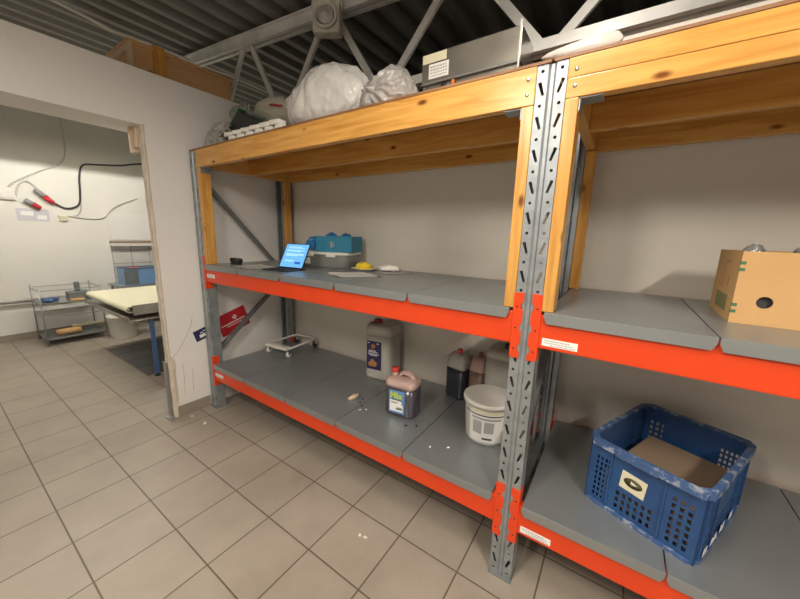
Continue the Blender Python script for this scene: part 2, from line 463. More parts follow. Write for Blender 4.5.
truss = thing('roof_truss', 'grey painted steel lattice truss running under the corrugated roof', 'truss', (.98, YT, 2.67))
TB = 2.70
MB().box((-.12, YT - .045, TB - .025), (6.5, YT - .012, TB + .028)).box((-.12, YT + .012, TB - .025), (6.5, YT + .045, TB + .028)).done('bottom_chord', 'truss', truss, True)
mb = MB()
for s in (-1, 1):
    mb.bar((-4.2, YT + s * .03, top_c(-4.2)), (7.3, YT + s * .03, top_c(7.3)), .033, .075)
mb.bar((-4.2, YT, top_c(-4.2) + .04), (7.3, YT, top_c(7.3) + .04), .15, .008)
mb.done('top_chord', 'truss', truss, True)
bn = [-2.9, -1.8, -.70, .40, 1.50, 2.60, 3.70, 4.8, 5.9]; tn = [-2.35, -1.2, -.11, .98, 2.07, 3.15, 4.25, 5.35]
for i in range(len(tn)):
    for bx_ in (bn[i], bn[i + 1]):
        if tn[i] < -.2: continue
        s = .006
        MB().bar((bx_ + (.03 if bx_ < tn[i] else -.03), YT, TB), (tn[i] + (-.04 if bx_ < tn[i] else .04), YT, top_c(tn[i])), .022, .048, (0, 1, 0) if False else (1, 0, 0)).done('diagonal_web', 'truss', truss, True)

# purlin under the deck behind, crossing further back
struct('trim_9', MB().bar((-4.2, 3.4, top_c(-4.2)), (7.3, 3.4, top_c(7.3)), .08, .12), 'deck')

# round lens emergency lamp hung at the truss
el = thing('emergency_lamp', 'dusty square housing with a round lens fixed to the roof truss', 'lamp', (1.09, .47, 3.10), math.radians(30))
MB().box((-.10, -.055, 0), (.10, .04, .21), .02).done('housing', 'dusty', el)
MB().lathe([(.088, 0), (.09, -.02), (.078, -.032), (.07, -.022), (.066, .0)], (0, -.055, .105), 36, 'y').done('lens_ring', 'dusty', el)
MB().lathe([(.064, -.003), (.055, -.014), (.03, -.012), (.022, -.026), (.001, -.03)], (0, -.055, .105), 32, 'y').done('lens', 'film', el)
MB().box((-.11, -.02, .17), (-.1005, .03, .225)).box((.1005, -.02, .17), (.11, .03, .225)).box((-.11, -.02, .2105), (.11, .03, .225)).done('bracket', 'dusty', el)

# pale cable hanging along the roof
wp = [(-1.03, -.9, 3.50), (-1.036, -.506, 3.50), (-1.075, -.33, 3.5), (-1.12, -.105, 3.49), (-1.10, .15, 3.5), (-1.092, .534, 3.5), (-1.06, .943, 3.5), (-1.05, 1.45, 3.49), (-1.0, 2.2, 3.47), (-.95, 3.3, 3.46)]
tag(MB().tube(wp, .014, 8).done('ceiling_cable', 'cable_white'), 'long pale cable slung under the dark corrugated roof', 'cable')

# ------------------------------------------------------------------ timber box on top of the door wall
bx = thing('timber_box', 'long brown timber box lying along the top of the white door wall', 'box', (-.5, .5, 2.885))
MB().box((-.74, -.262, 2.885), (-.305, .52, 3.11)).done('body', 'ply', bx, True)
MB().box((-.77, -.29, 3.11), (-.28, .53, 3.132)).done('lid', 'ply', bx, True)
MB().box((-.76, -.285, 2.885), (-.70, -.262, 3.11)).box((-.35, -.285, 2.885), (-.285, -.262, 3.11)).box((-.70, -.285, 3.06), (-.35, -.262, 3.11)).done('end_frame', 'pale_wood', bx, True)
for y in (-.125,): MB().box((-.304, y, 2.885), (-.275, y + .085, 3.15)).done('batten', 'pine_z', bx, True)

# ------------------------------------------------------------------ steel storage rack
rack = thing('storage_rack', 'long steel storage rack with grey perforated uprights and orange beams', 'rack', (0, 0, 0))


def upright_mesh(h):
    g = .009
    out = [(0, .085), (0, 0), (.040, 0), (.048, g), (.060, g), (.068, 0), (U, 0), (U, .085), (U - .018, .085), (U - .018, .082), (U - .003, .082), (U - .003, .003),
           (.070, .003), (.062, g + .003), (.046, g + .003), (.038, .003), (.003, .003), (.003, .082), (.018, .082), (.018, .085)]
    o = MB().prism([(a, b, 0) for a, b in out], (0, 0, h)).done('upright', 'galv')
    c = MB(); pit = .1206; z = h - .022 - 19 * pit
    while z < h - .01:
        for sgn, xc in ((1, .020), (-1, U - .020)):
            if z > .02: c.tube([(xc, -.01, z), (xc, .02, z)], .0062, 12)
            zc = z + pit * .5
            if .03 < zc < h - .03:
                a = Vector((xc - sgn * .007, 0, zc + .021)); b = Vector((xc + sgn * .007, 0, zc - .021))
                dr = (b - a).normalized(); pp = Vector((dr.z, 0, -dr.x)) * .0062
                poly = [a + pp - dr * .002, a - pp - dr * .002, b - pp * .8 + dr * .003, b + pp * .8 + dr * .003]
                c.prism([(q.x, -.01, q.z) for q in poly], (0, .03, 0))
        z += pit
    z = .05                                       # holes in the side flanges
    while z < h - .03:
        for xs in (0, U): c.tube([(xs - .01, .045, z), (xs + .01, .045, z)], .005, 8)
        z += .1
    cut = c.done('cut', 'galv'); boolean_diff(o, cut)
    return o


up0 = upright_mesh(Z4 - .001)
UPX = [-U, W, W + U + 2.70]
first = True
for x in UPX:
    for y, flip in ((0, False), (D, True)):
        o = up0 if first else up0.copy()
        if not first: COL.objects.link(o)
        first = False; o.parent = rack
        if flip: o.location = (x + U, y, 0); o.rotation_euler = (0, 0, PI)
        else: o.location = (x, y, 0)
for x in UPX:
    MB().box((x - .004, -.012, 0), (x + U + .004, .1, .004)).done('foot_plate', 'galv_dark', rack)
# zigzag braces between front and rear uprights
for x in UPX:
    xc = x + U / 2
    for (ya, za), (yb, zb) in (((.07, .56), (.86, 1.21)), ((.86, 1.24), (.07, 2.12)), ((.07, .30), (.86, .30))):
        MB().bar((xc, ya, za), (xc, yb, zb), .03, .045, (1, 0, 0)).done('diagonal_brace', 'galv_dark', rack)
# beams
def load_beam(x0, x1, zt, y0, label_x=None, front=True):
    s = 1 if front else -1
    ya, yb = (y0, y0 + .045) if front else (y0 - .045, y0)
    h = .148
    b = MB()
    face = [(x0, ya, zt - h - .013)]
    b.box((x0 + .001, ya, zt - h - .013), (x1 - .001, yb, zt - .014), .006)
    o = b.done('load_beam', 'orange', rack)
    for sd, xe in ((1, x0), (-1, x1)):
        # hooked end connector lying on the upright's face
        xa, xb = (xe - .037, xe + .004) if sd == 1 else (xe - .004, xe + .037)
        inner = xa if sd == 1 else xb; outer = xb if sd == 1 else xa
        z0, z1 = zt - .222, zt + .068
        yf = -.0045 if front else D + .0005
        teeth = [(outer, z0), (outer, z1), (inner, z1 + .004)]
        nT = 3
        for t in range(nT):
            zz = z1 - .035 - t * .095
            teeth += [(inner, zz), (inner - sd * -.010, zz - .012), (inner - sd * -.010, zz - .030), (inner, zz - .042)]
        teeth += [(inner, z0 - .004)]
        c = MB().prism([(px, yf, pz) for px, pz in teeth], (0, .004, 0))
        c.box((min(xe, xe + sd * .004), -.004 if front else D - .05, z0), (max(xe, xe + sd * .004), .05 if front else D + .004, z1))
        c.done('end_connector', 'orange', o)
        if front:
            for t in range(3): MB().cyl((xe - sd * .012, -.0055, z1 - .06 - t * .095), (xe - sd * .012, -.002, z1 - .06 - t * .095), .004, 8).done('rivet', 'black', o)
    if label_x:
        lx, lz = label_x
        lb = MB().box((lx, ya - .0012, lz - .045 + .012), (lx + .135, ya - .0002, lz), ).done('label_sticker', 'print_white', o)
        t = MB(); R.seed(5)
        for r_, (xs, xe_) in enumerate(((.008, .105), (.008, .12), (.03, .125))):
            zz = lz - .009 - r_ * .009; xx = xs
            while xx < xe_:
                wd = R.uniform(.003, .008); t.box((lx + xx, ya - .0020, zz - .0028), (lx + xx + wd, ya - .0012, zz + .0024 - (.001 if r_ else 0))); xx += wd + .0025
        t.done('print', 'print_grey', lb)
    return o


for x0, x1 in ((0, W), (W + U, W + U + 2.70)):
    for zt in (Z1, Z2):
        if x0 == 0: lab = (.012, zt - .085)
        else: lab = (x0 + .018, zt - .112)
        load_beam(x0, x1, zt, 0, lab); load_beam(x0, x1, zt, D, None, False)

# steel shelf panels: one thing each
ordn = ['first', 'second', 'third', 'fourth', 'fifth']


def panel(x0, x1, zt, label, grp):
    w_ = x1 - x0; h = .048; t = .013
    mb = MB()
    mb.box((0, -.012, -t), (w_, D - .004, 0), .003)
    mb.prism([(0, -.014, -.001), (w_, -.014, -.001), (w_, -.014, -.022), (w_ - .012, -.014, -h), (.012, -.014, -h), (0, -.014, -.022)], (0, .004, 0), .001)
    for xa in (.012, w_ - .012 - .003): mb.box((xa, .052, -h + .004), (xa + .003, D - .06, -t))
    return single(mb, 'shelf_panel', 'panel', label, 'shelf panel', (x0, 0, zt), 0, grp)


bnd = [.006, .5244, 1.0657, 1.607, 2.1483, 2.683]
for lv, zt in (('lower', Z1), ('middle', Z2)):
    for i in range(5):
        panel(bnd[i] + .0025, bnd[i + 1] - .0025, zt, f'{ordn[i]} grey steel shelf panel from the left, {lv} level of the left bay', f'steel panels, {lv} level, left bay')
    rb = [W + U + .014, 3.3605, 3.9018, 4.4431, 4.984, 5.50]
    for i in range(3):
        panel(rb[i] + .0025, rb[i + 1] - .0025, zt, f'{ordn[i]} grey steel shelf panel right of the middle upright, {lv} level', f'steel panels, {lv} level, right bay')

# ------------------------------------------------------------------ timber frames
for bi, (x0, x1) in enumerate(((0, W), (W + U, W + U + 2.70))):
    lab = ['pine timber frame with top board in the left rack bay', 'pine timber frame with top board in the right rack bay'][bi]
    tf = thing('timber_structure', lab, 'timber frame', (x0 + .02, .02, Z2), 0)
    e = .0015
    ext = U * .55 if bi == 0 else 0       # the left beam laps over the end upright
    fx0 = x0 + e
    mid = (Z3 + Z4) / 2
    if bi == 0:
        MB().box((fx0, -.004, Z3), (x1 - e, .042, Z4), .002).done('front_beam', 'pine', tf, True)
    else:
        MB().box((fx0, -.004, Z3), (x1 - e, .042, mid - .001), .003).box((fx0, -.004, mid + .0005), (x1 - e, .042, Z4), .003).done('front_beam', 'pine', tf, True)
    MB().box((fx0 + .046, .445, Z3), (x1 - e, .49, Z4), .002).done('joist', 'pine', tf, True)
    MB().box((fx0 + .046, .875, Z3 - .004), (x1 - e, .918, Z4), .002).done('rear_beam', 'pine', tf, True)
    MB().box((fx0, .0425, Z3), (fx0 + .045, .918, Z4), .002).done('end_joist', 'pine_y', tf, True)
    for xs in (fx0, x1 - e - .046):
        MB().box((xs, -.002, Z2 + .001), (xs + .046, .085, Z3 - .0005), .003).done('front_post', 'pine_z', tf, True)
        MB().box((xs, .84, Z2 + .001), (xs + .055, .90, Z3 - .005), .003).done('rear_post', 'pine_z', tf, True)
    for xs, s in ((fx0 + .047, 1), (x1 - e - .047, -1)):
        MB().box((min(xs, xs + s * .075), .005, Z3 - .004), (max(xs, xs + s * .075), .08, Z3 - .0005)).box((min(xs, xs + s * .004), .005, Z3 - .045), (max(xs, xs + s * .004), .08, Z3 - .004)).done('angle_bracket', 'galv', tf, True)
    b = MB()
    for xs in (x0 + .03, x1 - .03):
        for zz in (Z3 + .04, Z3 + .095):
            b.lathe([(.0075, -.004), (.0075, -.006), (.004, -.0075), (.001, -.0075)], (xs, 0, zz), 12, 'y')
    b.done('bolt', 'bolt', tf, True)
    MB().box((x0 + e - (.10 if bi == 0 else .05), -.006, Z4 + .0005), (x1 - e + (.05 if bi == 0 else 0), .93, Z4 + .011)).done('top_board', 'board', tf, True)

# ------------------------------------------------------------------ things on the middle level
zt = Z2 + .0005
# folding tablet on its dark keyboard
tb = thing('tablet_computer', 'tablet with a lit blue screen propped on its dark keyboard cover', 'tablet', (.831, .266, zt), math.radians(4.8))
MB().box((-.135, -.17, 0), (.135, .04, .008), .003).done('keyboard', 'black', tb)
t = MB()
for r_ in range(5):
    for c_ in range(12): t.box((-.118 + c_ * .0198, -.155 + r_ * .026, .008), (-.118 + c_ * .0198 + .016, -.155 + r_ * .026 + .021, .0092))
t.done('keys', 'black_matte', tb)
tilt = Matrix.Rotation(math.radians(-28), 3, 'X')
pv = (0, .0, .009)
sc = MB().box((-.134, -.004, .009), (.134, .004, .230), .003, tilt, pv).done('display', 'black', tb)
MB().box((-.126, -.0052, .017), (.126, -.0042, .222), 0, tilt, pv).done('screen', 'screen', sc)
t = MB()
for zz, a, b_ in ((.196, -.09, .05), (.186, -.09, .09), (.165, -.1, .1), (.157, -.1, .06), (.132, -.1, .1), (.124, -.1, .1), (.116, -.1, .03), (.075, -.09, .02), (.067, -.09, 0)):
    t.box((a, -.0062, zz), (b_, -.0053, zz + .004), 0, tilt, pv)
t.done('screen_text', 'screen_light', sc)
MB().box((.03, -.0062, .047), (.095, -.0053, .066), 0, tilt, pv).done('screen_button', 'screen_dark', sc)
MB().box((-.04, .106, .009), (.04, .110, .135), 0, Matrix.Rotation(math.radians(18), 3, 'X'), (0, .11, .009)).done('stand_flap', 'black', tb)

bd = thing('black_device', 'small black rounded device lying near the left end of the middle shelf', 'device', (.17, .19, zt), math.radians(-8))
MB().box((-.075, -.03, .012), (.075, .03, .055), .012).done('body', 'black', bd)
MB().box((-.05, -.035, 0), (.085, .02, .012), .004).done('base', 'black_matte', bd)


def sheet(name, label, pts, m='paper', grp=None, z=zt, th=.0012, curl=.006, seed=0, grid=8):
    mb = MB(); P0, P1, P2, P3 = [Vector((*p, 0)) for p in pts]; c = (P0 + P1 + P2 + P3) / 4
    V = [[None] * (grid + 1) for _ in range(grid + 1)]
    for i in range(grid + 1):
        for j in range(grid + 1):
            u, v = i / grid, j / grid
            q = (P0 * (1 - u) + P1 * u) * (1 - v) + (P3 * (1 - u) + P2 * u) * v - c
            q.z = th + curl * (.5 + .5 * noise.noise(Vector((u * 2 + seed, v * 2, seed)))) * ((2 * u - 1) ** 2 + (2 * v - 1) ** 2) * .7
            V[i][j] = mb.bm.verts.new(q)
    for i in range(grid):
        for j in range(grid): mb.bm.faces.new((V[i][j], V[i + 1][j], V[i + 1][j + 1], V[i][j + 1])).smooth = True
    r = bmesh.ops.solidify(mb.bm, geom=mb.bm.faces[:], thickness=th)
    return single(mb, name, m, label, 'paper', (c.x, c.y, z), 0, grp)


sheet('paper_sheet', 'white paper sheet left of the lit tablet', [(.30, .06), (.62, .0), (.72, .25), (.38, .30)], curl=.005, seed=1)
sheet('paper_sheet', 'white paper sheet in front of the plate of yellow food', [(1.22, .30), (1.50, .13), (1.66, .42), (1.38, .52)], curl=.006, seed=2)
sheet('paper_sheet', 'white paper sheet lying behind and right of the yellow food', [(1.42, .58), (1.64, .56), (1.70, .80), (1.40, .86)], curl=.006, seed=3)
# crumpled paper
mb = MB().blob((0, 0, .022), (.10, .06, .026), .6, 3.5, 4, 3, 0.001)
tag(mb.done('crumpled_paper', 'paper'), 'crumpled white paper beside the plate of yellow food', 'paper').location = (1.49, .73, zt + .006)

pl = thing('plate', 'shallow white plate on the middle shelf under the yellow food', 'plate', (1.27, .68, zt))
MB().lathe([(.001, .001), (.085, .001), (.10, .012), (.115, .016), (.116, .018), (.10, .0155), (.083, .006), (.001, .006)], seg=40).done('dish', 'white', pl)
tag(MB().blob((0, 0, .02), (.075, .055, .038), .35, 3, 9, 4, 0.001).done('yellow_food', 'yellow'), 'mound of bright yellow food on the white plate', 'food').location = (1.27, .675, zt + .0075)

# clear tote with lid and the blue carton and bags on it
tt = thing('storage_tote', 'clear plastic tote with white lid on the middle shelf behind the tablet', 'tote', (.83, .70, zt), math.radians(18))
hw, hd = .27, .17
MB().rrings([(0, 0, 0, hw - .035, hd - .025), (.004, 0, 0, hw - .028, hd - .02), (.118, 0, 0, hw - .012, hd - .01), (.12, 0, 0, hw - .012, hd - .01), (.118, 0, 0, hw - .018, hd - .016), (.008, 0, 0, hw - .035, hd - .026)], 40, 6).done('bin', 'tote', tt)
MB().rrings([(.112, 0, 0, hw, hd), (.126, 0, 0, hw + .004, hd + .004), (.134, 0, 0, hw, hd), (.136, 0, 0, hw - .02, hd - .02)], 40, 6).done('lid', 'white', tt)
for xx in (-.15, .06): MB().box((xx, -hd - .008, .095), (xx + .09, -hd + .002, .125), .004).done('clip', 'white', tt)
MB().box((-.20, -hd + .004, .03), (-.10, -hd + .008, .085)).done('label', 'print_white', tt)
MB().box((-.19, -hd + .06, .012), (.2, hd - .06, .06), .01).done('contents', 'card_dull', tt)

bc = thing('blue_carton', 'low open teal-blue carton on top of the clear tote', 'carton', (.95, .715, zt + .1375), math.radians(20))
t = MB(); a, b_, hh = .165, .13, .135; th = .004
t.box((-a, -b_, 0), (a, b_, th)).box((-a, -b_, th), (a, -b_ + th, hh)).box((-a, b_ - th, th), (a, b_, hh)).box((-a, -b_ + th, th), (-a + th, b_ - th, hh * .8)).box((a - th, -b_ + th, th), (a, b_ - th, hh))
t.done('tray', 'teal', bc)
em = MB().lathe([(.026, 0), (.026, -.001), (.001, -.001)], (-.02, -b_ - .0002, .065), 24, 'y').done('emblem', 'print_grey', bc)
MB().lathe([(.02, 0), (.02, -.001), (.001, -.001)], (-.02, -b_ - .0014, .065), 24, 'y').done('emblem_centre', 'teal', em)
MB().box((-.028, -b_ - .0035, .05), (-.012, -b_ - .0025, .078)).done('emblem_mark', 'print_grey', em)
for (px, py, pz, rx, ry, rz_, sd, lb) in ((.705, .63, .062, .072, .06, .062, 1, 'blue plastic bag slumped on the tote at the left end of the teal carton'), (.875, .69, .115, .052, .05, .05, 5, 'crumpled blue film bulging out of the left half of the teal carton'), (1.0, .74, .115, .052, .05, .045, 8, 'crumpled blue film bulging out of the right half of the teal carton')):
    o = MB().blob((0, 0, 0), (rx, ry, rz_), .3, 2.2, sd, 4, -rz_ * .92).done('blue_bag', 'blue_bag')
    o.location = (px, py, zt + .1375 + pz); tag(o, lb, 'bag')
# outlet on the back wall
ol = thing('wall_socket', 'small cream wall socket on the back wall behind the tote', 'socket', (.28, .961, 1.60))
MB().box((-.04, -.012, -.04), (.04, 0, .04), .004).done('plate', 'cream', ol)
MB().lathe([(.02, -.012), (.02, -.015), (.016, -.0135), (.001, -.0135)], (0, 0, 0), 20, 'y').done('socket_ring', 'cream', ol)

# ------------------------------------------------------------------ carton in the right bay
cb = thing('cardboard_box', 'open cardboard box with a round hand hole on the middle shelf, right bay', 'box', (3.437, .301, zt), math.radians(-1.2))
# lower left front corner is the local origin
L_, Dp, H_ = .56, .39, .274; th = .006
t = MB().box((0, 0, 0), (L_, Dp, th)).box((0, Dp - th, th), (L_, Dp, H_)).box((0, th, th), (th, Dp - th, H_)).box((L_ - th, th, th), (L_, Dp - th, H_))
t.done('body', 'card', cb)
fr = MB().box((0, 0, th), (L_, th, H_)).done('front_panel', 'card', cb)
cut = MB(); cut.lathe([(.0225, -.02), (.0225, .03)], (.085, 0, .088), 28, 'y'); cut.lathe([(.0225, -.02), (.0225, .03)], (.475, 0, .088), 28, 'y')
cc = cut.done('cut', 'card'); cc.location = (0, 0, 0)
fr.parent = None; boolean_diff(fr, cc); fr.parent = cb
t = MB()
for zz in (.225, .20, .065, .04): MB().box((-.001, -.0012, zz), (.014, -.0002, zz + .012)).box((-.0012, -.001, zz), (-.0002, .012, zz + .012)).done('green_mark', 'green_tape', cb)
MB().box((-.0012, .09, .03), (-.0002, .29, .095)).done('faded_green_print', mat('faded_green', (.22, .21, .09), .7), cb)
t = MB()
t.box((-.0012, .21, .12), (-.0002, .235, .22)).box((-.0012, .12, .13), (-.0002, .14, .17)).box((-.0012, .14, .225), (-.0002, .24, .232))
t.done('dark_print', 'print_brown', cb)
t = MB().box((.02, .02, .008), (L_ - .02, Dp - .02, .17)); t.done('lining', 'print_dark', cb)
for (px, py, rr, sd, lb) in ((3.475, .35, .030, 2, 'dark crumpled bag tip poking out at the left corner of the cardboard box'), (3.63, .37, .042, 6, 'dark grey crumpled bag poking out near the hole side of the cardboard box')):
    o = MB().blob((0, 0, 0), (rr, rr, rr * 1.2), .5, 3, sd, 3).done('dark_bag', 'film_grey'); o.location = (px, py, zt + .262); tag(o, lb, 'bag')


# ------------------------------------------------------------------ cans on the lower shelf
zl = Z1 + .0005


def can(label, loc, rz, hw, hd, h, body, lid, capx, cap_r=.024, shoulder=None, split=.75, handle=True, hcol=None, lab=None, p=4.5, top=.82):
    o = thing('jerrycan', label, 'jerrycan', loc, rz)
    zs = h * split; zt_ = h * top
    MB().rrings([(0, 0, 0, hw * .90, hd * .90), (.008, 0, 0, hw * .98, hd * .97), (.02, 0, 0, hw, hd), (zs * .5, 0, 0, hw * .985, hd * .985), (zs, 0, 0, hw, hd)], 40, p).done('liquid_body' if shoulder else 'body', body, o)
    sh = shoulder or body
    s_ = MB().rrings([(zs, 0, 0, hw, hd), (zs + (zt_ - zs) * .5, 0, 0, hw * 1.0, hd * 1.0), (zt_, 0, 0, hw * .97, hd * .95), (zt_ + (h - zt_) * (.3 if handle else .6), 0, 0, hw * .86, hd * .76), (h * (.875 if handle else .955), 0, 0, hw * .7, hd * .5), (h * (.885 if handle else .965), 0, 0, hw * .5, hd * .3)], 40, p)
    so = s_.done('shoulder', sh, o)
    if handle:
        xa = capx + cap_r * 1.25
        out = [(xa, h * .80), (xa + .004, h * .93), (xa + .02, h * 1.01), (xa + .045, h * 1.04), (.045, h * 1.03), (.085, h * .97), (hw * .93, h * .84), (hw * .9, h * .76)]
        ho = MB().prism([(a, -.024, b) for a, b in out], (0, .048, 0), .008).done('handle', sh, o)
        inn = [(xa + .020, h * .875), (xa + .024, h * .935), (xa + .048, h * .965), (.045, h * .955), (.066, h * .92), (.068, h * .88), (.05, h * .87)]
        ct = MB().prism([(a, -.04, b) for a, b in inn], (0, .08, 0), .0).done('cut', sh)
        ho.parent = None; boolean_diff(ho, ct); ho.parent = o
    nk = MB().lathe([(cap_r * .85, h * .82), (cap_r * .85, h * .975)], (capx, 0, 0), 24).done('neck', sh, o)
    prof = [(cap_r, h * .965), (cap_r * 1.05, h * .97), (cap_r * 1.02, h * .97 + .024), (cap_r * .9, h * .97 + .028), (.001, h * .97 + .028)]
    MB().lathe(prof, (capx, 0, 0), 24).done('cap', lid, o)
    return o


# purple juice can
c5 = can('five litre can of dark purple juice with red cap and handle', (1.905, .36, zl), math.radians(7), .116, .085, .305, 'juice', 'red_lid', -.066, .026, 'hdpe_pink', .70)
f = -.0865
lb = MB().box((-.068, f - .001, .03), (.052, f, .195), .0).done('label', 'print_blue', c5)
MB().box((-.060, f - .002, .042), (.040, f - .0011, .095)).box((-.060, f - .002, .095), (.030, f - .0011, .125)).done('label_panel', 'print_white', lb)
text_mesh('Mix', .062, 'print_green', lb, Matrix.Translation((-.012, f - .0022, .158)) @ Matrix.Rotation(PI / 2, 4, 'X'), bold=.0028)
t = MB(); t.box((-.05, f - .0024, .124), (.035, f - .0021, .131)); t.box((-.012, f - .0028, .058), (.036, f - .0022, .066))
for q in range(9): t.box((-.005 + q * .0045, f - .0026, .066), (-.005 + q * .0045 + .0025, f - .0022, .077))
t.box((-.05, f - .0026, .1), (-.01, f - .0022, .1035)); t.box((-.05, f - .0026, .108), (.01, f - .0022, .1115))
t.done('small_print', 'print_dark', lb)

# tall white can with the navy label
c10 = can('tall white can with navy label and dark red cap against the back wall', (1.415, .775, zl), math.radians(8), .13, .12, .50, 'hdpe', 'dark_red_lid', -.055, .036, None, .80, False, p=5, top=.93)
f = -.1215
lb = MB().box((-.098, f - .001, .09), (.045, f + .0, .345)).done('label', 'navy', c10)
t = MB().lathe([(.022, 0), (.022, -.001), (.014, -.001), (.001, -.0012)], (-.035, f - .0011, .30), 20, 'y').done('emblem', 'print_brown', lb)
t = MB()
for zz, a, b_ in ((.255, -.075, -.01), (.243, -.08, .012), (.226, -.085, .02), (.214, -.07, .005)):
    xx = a
    while xx < b_: t.box((xx, f - .002, zz), (xx + .006, f - .001, zz + .008)); xx += .0085
t.box((-.09, f - .002, .322), (-.07, f - .001, .33)); t.box((0, f - .002, .322), (.022, f - .001, .33))
t.done('lettering', 'print_white', lb)
t = MB(); t.lathe([(.026, 0), (.02, -.003), (.001, -.006)], (-.058, f - .001, .135), 10, 'y'); t.lathe([(.028, 0), (.02, -.003), (.001, -.006)], (-.02, f - .0012, .14), 10, 'y'); t.lathe([(.022, 0), (.02, -.003), (.001, -.006)], (-.04, f - .0015, .163), 10, 'y')
t.done('picture', 'print_brown', lb)

c_d = can('small can of dark liquid with red cap behind the purple juice can', (2.12, .825, zl), math.radians(-12), .084, .07, .37, 'juice_dark', 'red_lid', .0, .02, 'hdpe', .66, False, p=5, top=.76)
c_b = can('small can of brownish liquid behind the white bucket', (2.282, .84, zl), math.radians(-6), .066, .07, .375, 'brown_juice', 'brown_juice', .0, .015, 'hdpe_pink', .68, False, p=4, top=.74)
c_w = can('large milky white can behind the white bucket near the middle upright', (2.50, .80, zl), math.radians(2), .145, .12, .50, 'hdpe', 'black', -.01, .026, None, .85, False, p=5, top=.93)

# bucket
bk = thing('white_bucket', 'white plastic bucket with lid on the lower shelf beside the middle upright', 'bucket', (2.485, .45, zl), math.radians(0))
MB().lathe([(.001, .001), (.122, .001), (.127, .006), (.142, .232), (.146, .236), (.146, .244), (.141, .246), (.001, .246)], seg=56).done('body', 'white', bk)
ld = MB().lathe([(.1465, .247), (.153, .243), (.155, .262), (.152, .270), (.146, .2735), (.138, .2735), (.136, .2715), (.09, .273), (.001, .2745)], seg=56).done('lid', 'white', bk)
for p_ in ld.data.polygons:
    if p_.normal.z > .95: p_.use_smooth = False
def curved_patch(z0, z1, a0, a1, off, n=14, r0=.127, r1=.142):
    mb = MB(); rr = lambda z: r0 + (r1 - r0) * (z - .006) / .226 + off
    for i in range(n):
        A = a0 + (a1 - a0) * i / n; B = a0 + (a1 - a0) * (i + 1) / n
        mb.quad(*[(math.cos(q) * rr(z), math.sin(q) * rr(z), z) for q, z in ((A, z0), (B, z0), (B, z1), (A, z1))])
    return mb
A0 = math.radians(-120); A1 = math.radians(-28)
bl = curved_patch(.02, .215, A0, A1, .0006).done('label', 'print_white', bk)
curved_patch(.196, .204, A0 - .25, A1 + .1, .0012).done('black_band', 'print_dark', bl)
m_ = curved_patch(.17, .185, A0 + .15, A1 - .15, .0012, 26)
for i in range(0, 26, 4): pass
m_.done('title_print', 'print_grey', bl)
t = curved_patch(.075, .16, A0 + .2, A0 + .62, .0012); t.done('text_block', 'print_grey', bl)
t = curved_patch(.085, .16, A0 + .72, A0 + 1.15, .0012); t.done('text_block', 'print_grey', bl)
curved_patch(.04, .052, A0 + .65, A0 + 1.1, .0012).done('small_print', 'print_dark', bl)
curved_patch(.212, .232, A0 + .1, A1 - .1, .0015).done('stained_tape', 'cream', bk)

# crumbs on the lower shelf
def crumb(name, label, x, y, r, m, z=zl, sq=(1, .6, .35), seed=0, grp=None, cat='crumb'):
    o = MB().blob((0, 0, r * sq[2] * .7), (r * sq[0], r * sq[1], r * sq[2]), .7, 2.5, seed, 2, 0.0005).done(name, m); o.location = (x, y, z); o.rotation_euler = (0, 0, seed * 1.3)
    tag(o, label, cat, grp)
crumb('bread_crust', 'pale bread crust piece left of the purple juice can', 1.50, .29, .055, 'pale_wood', sq=(1, .55, .35), seed=1.2, cat='bread')
for i, (x_, y_, m_, lb_) in enumerate(((1.56, .32, 'black', 'dark crumb closest to the bread crust'), (1.58, .27, 'black', 'second dark crumb from the bread crust'), (1.62, .24, 'black', 'dark crumb between the bread crust and the white crumbs'), (1.65, .19, 'white', 'left white crumb of the two in front of the purple juice can'), (1.68, .22, 'white', 'right white crumb of the two in front of the purple juice can'), (2.02, .22, 'black', 'dark crumb just right of the purple juice can foot'), (2.08, .26, 'black', 'dark crumb furthest right of the purple juice can'), (2.35, .18, 'white', 'white speck on the shelf in front of the bucket, right of two'), (2.26, .12, 'white', 'white speck on the shelf in front of the bucket, left of two'))):
    crumb('crumb', lb_, x_, y_, .010, m_, seed=i * 1.1, grp='crumbs on the lower shelf')
crumb('white_scrap', 'white scrap on the floor tiles near the foot of the left upright', .16, -.20, .022, 'white', z=.0005, sq=(1, .6, .2), seed=2)
crumb('white_scrap', 'smaller white scrap on the floor near the broken door jamb', -.05, -.21, .014, 'white', z=.0005, sq=(1, .6, .2), seed=3)
crumb('white_scrap', 'left scrap of a white pair on the tiles in front of the middle upright', 2.02, -.235, .014, 'white', z=.0005, sq=(1, .6, .2), seed=4)
crumb('white_scrap', 'right scrap of a white pair on the tiles in front of the middle upright', 2.055, -.23, .014, 'white', z=.0005, sq=(1, .6, .2), seed=5)

